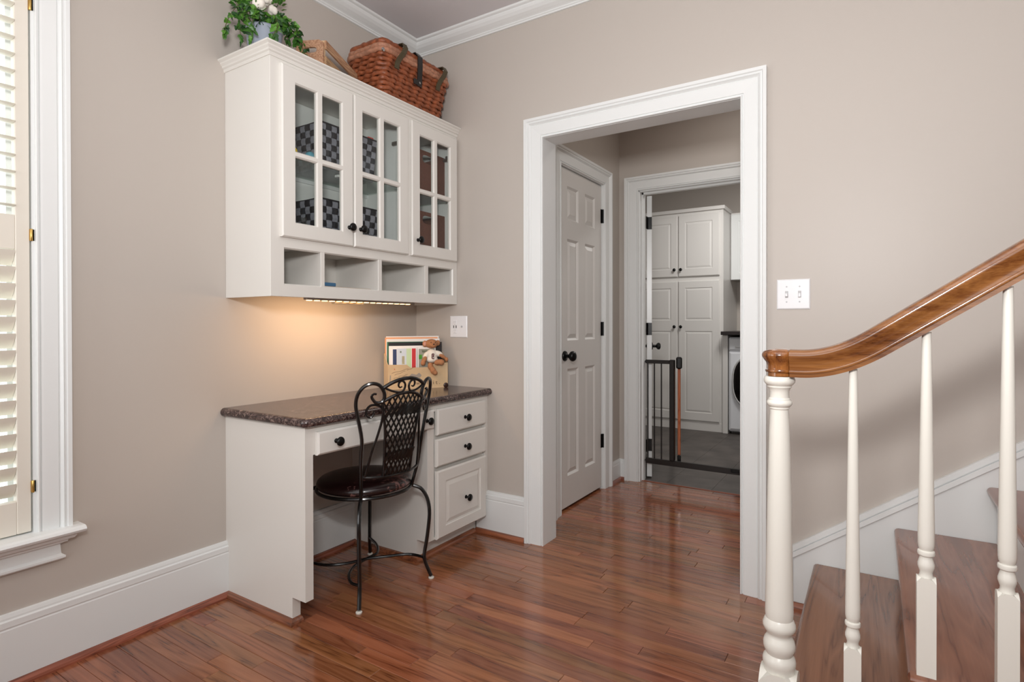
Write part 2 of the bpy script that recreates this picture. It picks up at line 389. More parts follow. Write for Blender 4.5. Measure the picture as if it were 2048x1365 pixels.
struct('ceiling_hall', G().box(HX-.11, 2.06, .11, HY1+.11, CZ, CZ+.1), m_ceil)
g = G(); g.box(-.5, HX-.11, HY1, HY1+.11, 0, CZ).box(2.06, 3.0, HY1, HY1+.11, 0, CZ)
struct('wall_laundry_front', g, m_wall)
struct('wall_laundry_back', G().box(-.5, 3.0, 4.25, 4.35, 0, CZ), m_wall)
struct('wall_laundry_left', G().box(-.6, -.5, HY1, 4.35, 0, CZ), m_wall)
struct('wall_laundry_right', G().box(3.0, 3.1, HY1, 4.35, 0, CZ), m_wall)
struct('ceiling_laundry', G().box(-.6, 3.1, HY1+.11, 4.35, CZ, CZ+.1), m_ceil)

# ------------------------------------------------------------------ floors
RW = .0572
fl = struct('floor', G().box(-.12, 5.32, -5.6, 1.405, -.06, -.0125), m_shoe)
special = {}
def plank_mesh(x0, x1, y0, y1, gap=.0009, bev=.0012):
    g = G(); x0 += gap*.5; x1 -= gap*.5; y0 += gap*.5; y1 -= gap*.5
    vs = [(x0, y0, -.012), (x1, y0, -.012), (x1, y1, -.012), (x0, y1, -.012), (x0, y0, -bev), (x1, y0, -bev), (x1, y1, -bev), (x0, y1, -bev),
          (x0+bev, y0+bev, 0), (x1-bev, y0+bev, 0), (x1-bev, y1-bev, 0), (x0+bev, y1-bev, 0)]
    fs = [(0, 1, 5, 4), (1, 2, 6, 5), (2, 3, 7, 6), (3, 0, 4, 7), (4, 5, 9, 8), (5, 6, 10, 9), (6, 7, 11, 10), (7, 4, 8, 11), (8, 9, 10, 11)]
    return g.add(vs, fs)
rest = G(); npl = 0
def tone(o, k):
    o.color = (k, k, k, 1)
rows = []
j0 = int(math.floor((-5.5+1.113)/RW)); y = -1.113+j0*RW; j = j0
while y < 1.40:
    ya, yb = y, min(y+RW, 1.402)
    xa, xb = (0.0, 5.2) if yb <= .02 else (.45, 1.95)
    if yb > -.03 and yb <= .02: xa, xb = 0.0, 5.2
    vis = yb > -1.98
    cuts = [xa]
    rnd = random.Random(1000+j)
    if j == -1: cuts = [xa, .06, .776, 2.0]             # dark board in front of the chair
    elif j == -2: cuts = [xa, .36, .905, 1.9]
    elif j == 9: cuts = [xa, .42, 1.309, 2.15]
    elif j == 14: cuts = [xa, .9, 1.30, 2.05]
    else:
        x = xa - rnd.uniform(0, .7)
        while x < xb:
            x += rnd.uniform(.45, 1.25)
            if x > xa+.12 and x < xb-.12: cuts.append(x)
    if cuts[-1] < xb-1.3:
        x = cuts[-1]
        while x < xb-1.1: x += .9; cuts.append(x)
    cuts.append(xb)
    for i in range(len(cuts)-1):
        a, b = cuts[i], cuts[i+1]
        if vis and a < 2.45:
            p = ob('plank', plank_mesh(a, b, ya, yb), m_floor, fl); npl += 1
        else:
            gg = plank_mesh(a, b, ya, yb); rest.add(gg.v, gg.f)
    y += RW; j += 1
ob('plank_field', rest, m_floor, fl, kind='stuff')
print('planks', npl)
# laundry tiles
fl2 = struct('floor_laundry', G().box(-.6, 3.1, 1.405, 4.35, -.06, -.009), m_gate)
for i in range(9):
    for k in range(10):
        x0 = .1+i*.305-.3; y0 = 1.41+k*.305
        if y0 > 4.3: continue
        y1 = min(y0+.302, 4.35)
        o = ob('floor_tile', G().box(x0, x0+.3042, y0, min(y1+.002, 4.35), -.009, -.001, .0006), m_vinyl, fl2)
struct('trim_threshold', G().box(LX0, LX1, 1.398, 1.412, -.005, .004, .002), m_shoex)

# ------------------------------------------------------------------ baseboards
BB = [(0, 0), (.017, 0), (.017, .176), (.0155, .179), (.0155, .182), (.0175, .185), (.0175, .203), (.012, .207), (.012, .213), (.009, .222), (0, .224)]
SH = [(0, 0), (.020, 0), (.0195, .006), (.016, .013), (.010, .0185), (.0, .021)]
def run(name, path, nrm, prof, m, parent=None, kind=None, z=0):
    """path in plan (x,y) list; nrm = list of plan offset vectors (already mitred)"""
    g = G(); g.sweep(prof, [(p[0], p[1], z) for p in path], [((n[0], n[1], 0), (0, 0, 1)) for n in nrm])
    return ob(name, g, m, parent, kind=kind)
DSK0, DSK1 = -1.153, 0
b = run('baseboard_left', [(0, -5.5), (0, DSK0)], [(1, 0), (1, 0)], BB, m_trim, kind='structure')
run('shoe_molding', [(.017, -5.5), (.017, DSK0-.0)], [(1, 0), (1, 0)], SH, m_shoe, b)
b = run('baseboard_desk_left', [(0, -1.12), (0, -.484)], [(1, 0), (1, 0)], BB, m_trim, kind='structure')
run('shoe_molding', [(.017, -1.12), (.017, -.484)], [(1, 0), (1, 0)], SH, m_shoe, b)
b = run('baseboard_back', [(.44, 0), (.746, 0)], [(0, -1), (0, -1)], BB, m_trim, kind='structure')
run('shoe_molding', [(.44, -.017), (.746, -.017)], [(0, -1), (0, -1)], SH, m_shoex, b)
b = run('baseboard_back_right', [(1.877, 0), (1.975, 0)], [(0, -1), (0, -1)], BB, m_trim, kind='structure')
run('shoe_molding', [(1.877, -.017), (2.03, -.017)], [(0, -1), (0, -1)], SH, m_shoex, b)
HB = [(0, 0), (.014, 0), (.014, .115), (.011, .122), (.011, .130), (.006, .145), (0, .147)]
b = run('baseboard_hall_left', [(HX, 1.170), (HX, HY1)], [(1, 0), (1, 0)], [(a, z*1.0) for a, z in HB], m_trim, kind='structure')
run('shoe_molding', [(HX+.014, 1.170), (HX+.014, HY1-.014)], [(1, 0), (1, 0)], SH, m_shoe, b)
b = run('baseboard_hall_back', [(HX, HY1), (.745, HY1)], [(0, -1), (0, -1)], HB, m_trim, kind='structure')
run('shoe_molding', [(HX+.014, HY1-.014), (.745, HY1-.014)], [(0, -1), (0, -1)], SH, m_shoex, b)

# crown
CR = [(0, 0), (.010, 0), (.012, .006), (.017, .009), (.017, .014), (.022, .017), (.031, .021), (.046, .029), (.058, .040), (.064, .049), (.066, .054), (.072, .056), (.077, .059), (.080, .067), (0, .067)]
d = CZ-.067
g = G(); g.sweep(CR, [(0, -5.5, d), (0, 0, d), (5.2, 0, d)], [((1, 0, 0), (0, 0, 1)), ((1, -1, 0), (0, 0, 1)), ((0, -1, 0), (0, 0, 1))])
struct('trim_crown', g, m_trim)

# casings
CP = [(0, 0), (0, .013), (.002, .016), (.006, .016), (.008, .010), (.011, .010), (.013, .015), (.020, .016), (.062, .019), (.066, .016), (.070, .020), (.076, .027), (.080, .024), (.084, .024), (.088, .030), (.101, .031), (.101, 0)]
def casing(name, a0, a1, zt, fn, w=1.0, bottom=0.0):
    """fn(a, n, z) -> xyz, a along wall, n out of wall"""
    g = G(); pr = [(u*w, dd) for u, dd in CP]
    P = [fn(a0, 0, bottom), fn(a0, 0, zt), fn(a1, 0, zt), fn(a1, 0, bottom)]
    o = Vector(fn(0, 0, 0)); A = Vector(fn(1, 0, 0))-o; N = Vector(fn(0, 1, 0))-o; Z = Vector((0, 0, 1))
    g.sweep(pr, P, [(-A, N), (-A+Z, N), (A+Z, N), (A, N)])
    return struct(name, g, m_trim)
casing('trim_opening_casing', OX0+.002, OX1-.004, OZ, lambda a, n, z: (a, -n, z))
g = G(); g.box(OX0-.02, OX0+.001, -.002, .112, 0, OZ+.02).box(OX1-.001, OX1+.02, -.002, .112, 0, OZ+.02).box(OX0+.001, OX1-.001, -.002, .112, OZ-.001, OZ+.02)
struct('trim_opening_jamb', g, m_trim)
casing('trim_hall_door_casing', DY0-.006, DY1+.002, 2.045, lambda a, n, z: (HX+n, a, z), .95)
g = G(); g.box(HX-.11, HX+.001, DY0-.018, DY0+.006, 0, 2.05).box(HX-.11, HX+.001, DY1-.002, DY1+.02, 0, 2.05).box(HX-.11, HX+.001, DY0, DY1, 2.042, 2.06)
struct('trim_hall_door_jamb', g, m_trim)
casing('trim_laundry_casing', LX0-.006, LX1+.006, 2.045, lambda a, n, z: (a, HY1-n, z), .95)
g = G(); g.box(LX0-.02, LX0+.004, HY1-.001, HY1+.112, 0, 2.042).box(LX1, LX1+.02, HY1-.001, HY1+.112, 0, 2.042).box(LX0, LX1, HY1-.001, HY1+.112, 2.036, 2.056)
g.box(LX0+.004, LX0+.016, HY1+.035, HY1+.070, 0, 2.036).box(LX0, LX1, HY1+.035, HY1+.070, 2.024, 2.036)
struct('trim_laundry_jamb', g, m_trim)
# back of the cased opening inside the hall
g = G(); g.box(OX1+.0, OX1+.09, .11, .13, 0, 2.13).box(OX0-.09, OX0, .11, .128, 0, 2.13).box(OX0-.09, OX1+.09, .11, .13, OZ, 2.13)
struct('trim_opening_casing_hall', g, m_trim)

# ------------------------------------------------------------------ window with shutters
casing('trim_window_casing', WY0+.004, WY1-.004+.0, WZ1, lambda a, n, z: (n, a, z), .86, WZ0)
win = thing('window_1', None, None, (0, (WY0+WY1)/2, WZ0), kind='structure')
g = G()
for a, b_ in ((WY0, WY0+.012), (WY1-.012, WY1)): g.box(-.12, .002, a, b_, WZ0, WZ1)
g.box(-.12, .002, WY0, WY1, WZ1-.012, WZ1)
ob('window_jamb', g, m_trim, win)
g = G(); g.prism([(-.12, 0), (.055, 0), (.066, .006), (.070, .013), (.066, .020), (.055, .024), (-.12, .024)], lambda p, q, t: (p, t, WZ0-.022+q), WY0-.115, WY1+.108)
ob('window_stool', g, m_trim, win)
def ap(k): return [(0, 0), (.012, 0), (.020, .006), (.020, .014), (.012, .022), (.012, .055), (.026, .062), (.030, .067), (.030, .072), (.040, .076), (.044, .083), (.044, .092), (0, .092)]
g = G(); A = [(0, .0), (.014, .0), (.022, .006), (.022, .013), (.013, .020), (.011, .050), (.020, .057), (.026, .058), (.028, .066), (.040, .069), (.045, .077), (.045, .083), (0, .083)]
n = len(A); vs = []
for yy, sg in ((WY0-.092, -1), (WY1+.044, 1)):
    for a, z in A: vs.append((a, yy+sg*a*1.0, WZ0-.022-.083+z))
g.add(vs, [(i, (i+1) % n, n+(i+1) % n, n+i) for i in range(n)]+[tuple(range(n-1, -1, -1)), tuple(range(n, 2*n))])
ob('window_apron', g, m_trim, win)
g = G()
for a, b_ in ((WY0+.012, WY0+.05), (WY1-.05, WY1-.012)): g.box(-.115, -.085, a, b_, WZ0, WZ1-.012)
for z in (WZ0+.002, 1.36, WZ1-.06): g.box(-.115, -.085, WY0+.05, WY1-.05, z, z+.045)
g.box(-.105, -.09, -2.245, -2.23, WZ0, WZ1-.012)
ob('window_sash', g, m_trim, win)
ob('glass_pane', G().box(-.101, -.098, WY0+.05, WY1-.05, WZ0+.04, WZ1-.05), m_wglass, win)
# shutter: two panels
def shutter(y0, y1, label, hinge_y):
    t = thing('plantation_shutter', label, 'shutter', (0, (y0+y1)/2, WZ0+.003), group=None)
    X0, X1 = -.030, .0
    g = G(); zt = WZ1-.014; zb = WZ0+.006; sw = .036
    for a, b_ in ((y0, y0+sw), (y1-sw, y1)): g.box(X0, X1, a, b_, zb, zt, .002)
    ob('stile', g, m_shut, t)
    for a, b_ in ((zb, .560), (1.345, 1.452), (zt-.09, zt)): ob('rail', G().box(X0+.002, X1-.001, y0+sw, y1-sw, a, b_, .0015), m_shut, t)
    def louv(z, ang):
        w = .060; prof = [(-w/2, 0), (-w/4, .0035), (0, .0045), (w/4, .0035), (w/2, 0), (w/4, -.0035), (0, -.0045), (-w/4, -.0035)]
        ca, sa = math.cos(ang), math.sin(ang)
        g = G(); g.prism(prof, lambda p, q, tt: (-.015+p*ca-q*sa, tt, z+p*sa+q*ca), y0+sw+.001, y1-sw-.001)
        ob('louver', g, m_shut, t, smooth=True, ang=60)
    z = .594
    while z < 1.33: louv(z, math.radians(52)); z += .0518
    z = 1.483
    while z < zt-.1: louv(z, math.radians(-4)); z += .0518
    for zz in (.600, 1.394, 2.12):
        gg = G(); gg.lathe([(.003, -.019), (.0038, -.018), (.0038, .018), (.003, .019)], (.004, hinge_y, zz), 'z', 10); gg.box(-.002, .002, hinge_y-.004, hinge_y+.008, zz-.018, zz+.018)
        ob('hinge', gg, m_brass, t, smooth=True, label='brass hinge')
    return t
shutter(-2.236, WY1-.016, 'ivory louvered plantation shutter panel at the left edge, nearest the desk', WY1-.013)
shutter(WY0+.016, -2.239, 'ivory louvered plantation shutter panel on the far side of the window from the desk', WY0+.013)

# ------------------------------------------------------------------ hall door
PR = [(.006, .005), (.012, .011), (.015, .011), (.036, .004), (.038, .003)]
d1 = thing('door_1', None, None, (HX-.01, (DY0+DY1)/2, .012), kind='structure')
y0, y1 = DY0+.010, DY1-.006
w = y1-y0; st = .102; mu = .094; pw = (w-2*st-mu)/2
ya, yb, yc, yd = y0+st, y0+st+pw, y0+st+pw+mu, y1-st
holes = [(a, b_, c, e) for a, b_ in ((ya, yb), (yc, yd)) for c, e in ((.198, .842), (1.012, 1.622), (1.735, 1.938))]
g = G(); g.slab(y0, y1, .014, 2.038, .035, holes, PR, lambda u, v, wv: (HX-.008+wv, u, v), (.002, .002))
ob('door_leaf', g, m_door, d1)
KZ = .921
g = G(); g.lathe([(.031, 0), (.031, .004), (.028, .009), (.014, .011), (.011, .014), (.011, .030), (.018, .036), (.027, .043), (.031, .052), (.030, .061), (.024, .069), (.012, .074), (.002, .075)], (HX-.008, y0+.065, KZ), 'x', 24)
ob('door_knob', g, m_black, d1, smooth=True)
ob('latch_plate', G().box(HX-.012, HX-.0075, y0-.001, y0+.004, KZ-.028, KZ+.028), m_black, d1)
for z in (.325, 1.079, 1.835):
    g = G(); g.box(HX-.009, HX-.004, y1-.012, y1+.012, z-.046, z+.046); g.lathe([(.006, -.046), (.006, .046)], (HX+.001, y1+.006, z), 'z', 10)
    ob('hinge', g, m_black, d1, label='black hinge')
# ------------------------------------------------------------------ laundry door, swung open, seen on edge
hx, hy = .893, 1.500
dd = Vector((hx-2.24495, hy+2.48384, 0)).normalized(); nn = Vector((dd.y, -dd.x, 0))
d2 = thing('door_2', None, None, (hx, hy, .012), kind='structure')
W2 = .78; tk = .035
st, mu = .115, .10; pw = (W2-2*st-mu)/2
holes = [(a, a+pw, c, e) for a in (st, st+pw+mu) for c, e in ((.20, .85), (1.01, 1.62), (1.73, 1.935))]
g = G(); g.slab(0, W2, .012, 2.030, tk, holes, PR, lambda u, v, wv: tuple(Vector((hx, hy, v))+dd*u+nn*(wv)), (.001, .001))
ob('door_leaf', g, m_trim, d2)
for sg, off in ((1, 0), (-1, -tk)):
    g = G(); prof = [(.030, 0), (.030, .006), (.012, .010), (.011, .032), (.022, .040), (.029, .050), (.028, .062), (.018, .070), (.002, .072)]
    gg = G(); gg.lathe(prof, (0, 0, 0), 'x', 20); c = Vector((hx, hy, .925))+dd*(W2-.07)+nn*off
    gg.v = [c+nn*(v.x*sg)+dd*v.y+Vector((0, 0, v.z)) for v in gg.v]
    ob('door_knob', gg, m_black, d2, smooth=True)
for z in (.24, 1.075, 1.835):
    e = Vector((hx, hy, 0))
    gg = G(); gg.box(-.004, -.0, -.031, .000, z-.044, z+.044)
    gg.v = [e+dd*(v.x)+nn*v.y+Vector((0, 0, v.z)) for v in gg.v]
    gg.box(LX0+.0165, LX0+.020, HY1+.085, HY1+.125, z-.044, z+.044)
    ob('hinge', gg, m_black, d2, label='black hinge')

# ------------------------------------------------------------------ wall cabinet
CX_, CZ0, CZT = .299, 1.220, 2.150
wc = thing('wall_cabinet', 'cream wall cabinet with three glass doors and open cubbies, hung above the desk', 'cabinet', (0, -.575, CZ0))
g = G(); YL = -1.150
g.box(0.001, CX_-.019, YL, YL+.018, CZ0, CZT).box(0.001, CX_-.019, -.018, -.001, CZ0, CZT)
g.box(0, .006, YL+.018, -.018, CZ0+.016, CZT)
g.box(0, CX_-.019, YL+.018, -.018, 2.128, 2.146).box(0, CX_-.019, YL+.018, -.018, 1.428, 1.444).box(0, CX_-.019, YL+.018, -.018, 1.250, 1.266)
g.box(0.001, CX_, YL, -.001, 2.1501, 2.176)
ob('carcass', g, m_cab, wc)
ob('interior_panel', G().box(.006, CX_-.02, YL+.018, YL+.022, 1.445, 2.127).box(.006, .009, YL+.022, -.022, 1.445, 2.127).box(.006, CX_-.02, -.022, -.018, 1.445, 2.127), m_cabin, wc)
g = G(); F0 = CX_-.019
holes_y = [(-1.091, -.915), (-.895, -.590), (-.567, -.266), (-.239, -.036)]
g.slab(YL, -.001, CZ0, CZT, .019, [(-1.095, -.752, 1.470, 2.105), (-.742, -.395, 1.470, 2.105), (-.365, -.036, 1.470, 2.105)]+[(a, b_, 1.266, 1.413) for a, b_ in ((-1.091, -.036),)], [], lambda u, v, wv: (CX_+wv, u, v), (.001, .001), through=True)
ob('face_frame', g, m_cab, wc)
for a, b_ in ((-.915, -.895), (-.590, -.567), (-.266, -.239)):
    ob('divider', G().box(.006, CX_-.001, a+.0, b_, 1.266, 1.428, .001), m_cab, wc)
ob('partition', G().box(.006, CX_-.020, -.388, -.370, 1.444, 2.128), m_cabin, wc)
# crown on cabinet
CC = [(0, 0), (.004, 0), (.006, .006), (.006, .012), (.012, .016), (.013, .022), (.020, .029), (.021, .034), (.030, .040), (.030, .046), (0, .046)]
g = G(); g.sweep(CC, [(0.0, YL, 2.140), (CX_, YL, 2.140), (CX_, -.001, 2.140)], [((0, -1, 0), (0, 0, 1)), ((1, -1, 0), (0, 0, 1)), ((1, 0, 0), (0, 0, 1))])
ob('crown_molding', g, m_cab, wc)
# glass shelf
sh = ob('shelf', G().box(.012, .262, YL+.024, -.030, 1.782, 1.788), m_shelfglass, wc, label='glass shelf with a green edge')
ob('shelf_edge', G().box(.262, .264, YL+.024, -.030, 1.7815, 1.7885), m_greenedge, sh)
ob('shelf_cleat', G().box(.009, .020, YL+.024, -.030, 1.765, 1.782), m_trim, wc)
for yy in (-.752, -.37): ob('shelf_pin', G().box(.20, .225, yy-.008, yy+.008, 1.770, 1.782, .002), m_cabin, wc)
XF = .318
def glass_door(ya, yb, gl, gr, kn, hinge):
    mw = .026; gm = (gl+gr)/2
    hl = [(a, b_, c, e) for a, b_ in ((gl-.005, gm-mw/2+.002), (gm+mw/2-.002, gr+.005)) for c, e in ((1.509, 1.776), (1.790, 2.062+.003))]
    g = G(); g.slab(ya, yb, 1.452, 2.123, .019, hl, [], lambda u, v, wv: (XF+wv, u, v), (.005, .005), through=True)
    dr = ob('cabinet_door', g, m_cab, wc)
    for h in hl: ob('glass_pane', G().box(XF-.014, XF-.011, h[0]+.003, h[1]-.003, h[2]+.003, h[3]-.003), m_glass, dr)
    knob(dr, (XF, kn, 1.532), m=m_black, r=.0165)
    for z in (1.496, 2.015):
        s = -1 if hinge > kn else 1
        w_ = {-.100: 0, -.410: -.3885, -.030: -.0225}[round(hinge-0, 3) if hinge > -1 else -.100]
        if w_: ob('hinge', G().box(.20, .262, w_-.016, w_, z-.008, z+.010, .003).box(.262, .285, w_-.036, w_-.008, z-.012, z+.014, .003), mat_hinge, dr, label='grey concealed hinge')
        else: ob('hinge', G().box(.20, .285, YL+.0225, YL+.040, z-.008, z+.010, .003), mat_hinge, dr, label='grey concealed hinge')
mat_hinge = mat('hinge_steel', (120, 112, 106), .35, metal=.6)
glass_door(-1.110, -.755, -1.047, -.818, -.780, -1.100)
glass_door(-.748, -.404, -.698, -.468, -.716, -.410)
glass_door(-.380, -.019, -.320, -.083, -.340, -.030)

# under-cabinet LED bar
lb = thing('light_bar', 'slim LED light bar glowing warm under the wall cabinet', 'lamp', (.27, -.66, 1.21))
ob('housing', G().box(.262, .284, -.975, -.335, 1.212, 1.2455, .002), mat('led_housing', (130, 118, 110), .4, metal=.4), lb)
for i in range(16):
    yy = -.965+i*.0392; ob('led_lens', G().box(.266, .282, yy, yy+.020, 1.2085, 1.212, .001), m_led, lb)
ob('battery_box', G().box(.235, .262, -.81, -.645, 1.200, 1.2455, .003), m_batt, lb)
glow = area('light_bar_glow', (.235, -.74, 1.200), (.235, -.74, 0), .03, .50, 1.9, (1.0, .62, .33)); glow.rotation_euler = (0, .45, 0)

# ------------------------------------------------------------------ desk
EX = .503
dk = thing('desk', 'cream built-in desk with four drawers and a file drawer beside an open knee space', 'desk', (.25, -.58, 0))
def Lp(x1): return [(0, 0), (x1-.075, 0), (x1-.075, .098), (x1, .098), (x1, .735), (0, .735)]
g = G(); g.prism(Lp(EX), lambda p, q, t: (p, t, q), DSK0, -1.118); ob('end_panel', g, m_cab, dk)
g = G(); g.prism([(.0, 0), (EX-.068, 0), (EX-.068, .1), (EX-.02, .1), (EX-.02, .735), (0, .735)], lambda p, q, t: (p, t, q), -.484, -.466)
g.box(.0, EX-.02, -.020, -.001, .1, .735).box(0, EX-.02, -.466, -.02, .1, .118).box(0, .006, -.466, -.02, .118, .735)
ob('pedestal', g, m_cab, dk)
ob('toe_kick', G().box(EX-.085, EX-.069, -.466, -.017, 0, .1), m_cab, dk)
g = G(); g.slab(-.484, -.001, .098, .735, .02, [(-.44, -.03, .11, .70)], [(0.002, .012)], lambda u, v, wv: (EX+wv, u, v), (.001, .001)); ob('face_frame', g, m_cab, dk)
ob('apron_rail', G().box(EX-.020, EX, -1.118, -.484, .630, .735), m_cab, dk)
ob('back_rail', G().box(.0, .02, -1.118, -.484, .66, .735), m_cab, dk)
def drawer(ya, yb, za, zb, kn, hole=None):
    g = G(); g.slab(ya, yb, za, zb, .018, [hole] if hole else [], [(.002, .005), (.010, .006), (.028, .001)] if hole else [], lambda u, v, wv: (EX+.0185+wv, u, v), (.007, .006))
    d = ob('drawer', g, m_cab, dk); knob(d, (EX+.0185 if not hole else EX+.0175, kn[0], kn[1]), r=.0165)
drawer(-1.110, -.453, .627, .714, (-1.027, .669))
knob([o for o in bpy.data.objects if o.name == 'drawer'][0], (EX+.0185, -.508, .669), r=.0165)
drawer(-.430, -.038, .588, .712, (-.222, .648))
drawer(-.436, -.038, .440, .570, (-.222, .503))
drawer(-.434, -.038, .098, .420, (-.215, .247), hole=(-.375, -.090, .150, .366))
# wood shoe around the desk feet
g = G(); g.sweep(SH, [(.017, DSK0, 0), (EX-.075, DSK0, 0), (EX-.075, -1.118, 0)], [((0, -1, 0), (0, 0, 1)), ((1, -1, 0), (0, 0, 1)), ((1, 0, 0), (0, 0, 1))]); ob('shoe_molding', g, m_shoex, dk)
g = G(); g.sweep(SH, [(.037, -.484, 0), (EX-.068, -.484, 0), (EX-.068, -.037, 0)], [((0, -1, 0), (0, 0, 1)), ((1, -1, 0), (0, 0, 1)), ((1, 0, 0), (0, 0, 1))]); ob('shoe_molding', g, m_shoe, dk)
# countertop
g = G(); R = .0175; zc = .7525
arc = [(math.sin(t)*R, -math.cos(t)*R) for t in [PI*i/8 for i in range(9)]]
prof = [(0, -R)]+[(a, b_) for a, b_ in arc]+[(0, R)]
cx, cy = .532-R, -1.176+R
path = [(0.001, cy), (cx-.0, cy)]
pts = [(0.001, cy, zc)]; nr = [((0, -1, 0), (0, 0, 1))]
for i in range(7):
    t = -PI/2+PI/2*i/6; pts.append((cx-.012+.012*math.cos(t), cy+.012+.012*math.sin(t), zc)); nr.append(((math.cos(t), math.sin(t), 0), (0, 0, 1)))
pts.append((cx, -.001, zc)); nr.append(((1, 0, 0), (0, 0, 1)))
g.sweep(arc, pts, nr)
poly = [(p[0], p[1]) for p in pts]+[(.001, -.001)]
g.prism(poly, lambda p, q, t: (p, q, t), zc-R, zc+R)
ct = ob('countertop', g, m_ctr, smooth=True, ang=35); tag(ct, 'dark brown speckled laminate countertop with a rounded edge, on the desk', 'countertop')

# ------------------------------------------------------------------ chair
CC0 = Vector((.385, -.757, 0)); TH0 = -.122
ch = thing('chair', 'black wrought iron chair with lattice back and round dark vinyl seat at the desk', 'chair', (CC0.x, CC0.y, 0))
def cp(th, z, dr=0):
    k = z-.45; r = .218+.203*k+dr-.010*max(0, (.50-z)/.085); a = TH0+math.radians(th)
    return (CC0.x-.032*k+r*math.cos(a), CC0.y-.014*k+r*math.sin(a), z)
def smooth_path(P, k=4):
    P = [Vector(p) for p in P]; out = []
    for i in range(len(P)-1):
        p0 = P[max(i-1, 0)]; p1 = P[i]; p2 = P[i+1]; p3 = P[min(i+2, len(P)-1)]
        for j in range(k):
            t = j/k; out.append(.5*((2*p1)+(-p0+p2)*t+(2*p0-5*p1+4*p2-p3)*t*t+(-p0+3*p1-3*p2+p3)*t**3))
    out.append(P[-1]); return out
g = G(); g.lathe([(.02, .418), (.188, .418), (.197, .424), (.201, .434), (.197, .446), (.185, .456), (.15, .464), (.09, .469), (.0005, .471)], CC0, 'z', 48)
ob('seat', g, m_seat, ch, smooth=True, ang=70)
g = G(); g.tube([CC0+Vector((.199*math.cos(t), .199*math.sin(t), .412)) for t in [2*PI*i/48 for i in range(48)]], .0075, 8, closed=True); ob('seat_ring', g, m_iron, ch, smooth=True)
legp = [(.196, .412), (.222, .404), (.243, .392), (.263, .362), (.274, .325), (.277, .282), (.272, .225), (.264, .165), (.256, .120), (.254, .095), (.259, .070), (.270, .042), (.283, .012)]
for a in (-47.6, 37.0, 132.4, 217.0):
    c, s_ = math.cos(math.radians(a)), math.sin(math.radians(a))
    k = 1.0
    lg = ob('leg', G().tube(smooth_path([(CC0.x+r*k*c, CC0.y+r*k*s_, z) for r, z in legp], 3), .0080, 8), m_iron, ch, smooth=True)
    gg = G(); gg.lathe([(.0115, 0), (.0125, .002), (.0125, .006), (.010, .008)], (CC0.x+.284*c, CC0.y+.284*s_, 0), 'z', 14); ob('glide', gg, m_glide, lg, smooth=True, label='white floor glide')
# back
SU = [(-40.6, .412), (-39.3, .51), (-38.3, .582), (-36.9, .663), (-39.3, .755), (-40.2, .799), (-38.7, .838), (-35.2, .865), (-31.3, .879), (-26.9, .883), (-22.5, .874), (-19.3, .849), (-18.7, .827), (-19.8, .813), (-22.2, .806), (-25.4, .808), (-27.7, .822), (-28.4, .834), (-27.0, .842), (-24.8, .841)]
SL = [(-35.6, .506), (-31.2, .569), (-26.3, .639), (-24.7, .659), (-21.0, .718), (-19.5, .757), (-19.9, .778), (-21.8, .791), (-25.4, .798), (-29.3, .797), (-32.0, .783), (-32.8, .764), (-31.7, .753), (-29.3, .749), (-27.3, .758), (-26.7, .767), (-28.2, .773)]
S1 = [(-18.3, .863), (-15.0, .854), (-10.5, .846), (-6.1, .842), (-3.4, .846), (-1.9, .860), (-2.0, .873), (-3.6, .884), (-5.7, .887), (-7.4, .881), (-7.8, .869), (-6.4, .861), (-4.6, .864)]
for sg in (1, -1):
    nm = ('back_post', 'back_scroll', 'crest_scroll')
    for P, rad, name in ((SU, .0072, 'back_post'), (SL, .0050, 'back_scroll'), (S1, .0045, 'crest_scroll')):
        g = G(); pts = smooth_path([cp(sg*a, z) for a, z in P], 4); m_ = len(pts)
        rr = [rad*(1 if i < m_*.75 else 1-.45*(i-m_*.75)/(m_*.25)) for i in range(m_)]
        g.tube(pts, rr, 8); ob(name, g, m_iron, ch, smooth=True)
AR = [(-19.6, .864), (-13.8, .881), (-7.2, .892), (0, .896), (7.2, .892), (13.8, .881), (19.6, .864)]
g = G(); g.tube(smooth_path([cp(a, z) for a, z in AR], 4), .0075, 8); ob('crest_rail', g, m_iron, ch, smooth=True)
BR = [(-39.4, .516), (-36.5, .507), (-27, .503), (-15, .501), (0, .501), (15, .501), (27, .503), (36.5, .507), (39.4, .516)]
g = G(); g.tube(smooth_path([cp(a, z) for a, z in BR], 4), .0058, 8); ob('lower_rail', g, m_iron, ch, smooth=True)
MT = [(-20.5, .808), (-14.6, .822), (-8, .834), (0, .838), (8, .834), (14.6, .822), (20.5, .808)]
g = G(); g.tube(smooth_path([cp(a, z) for a, z in MT], 4), .0068, 8); ob('lattice_frame', g, m_iron, ch, smooth=True)
for sg in (-1, 1):
    g = G(); g.tube(smooth_path([cp(sg*a, z, -.001) for a, z in ((20.5, .808), (18.8, .75), (17.2, .69), (16.8, .60), (17.1, .503))], 4), .0058, 8); ob('lattice_frame', g, m_iron, ch, smooth=True)
def halfw(z): return 16.8+(max(0, z-.62)/.19)**1.6*3.6
def topz(a): return .838-.030*(a/20.5)**2
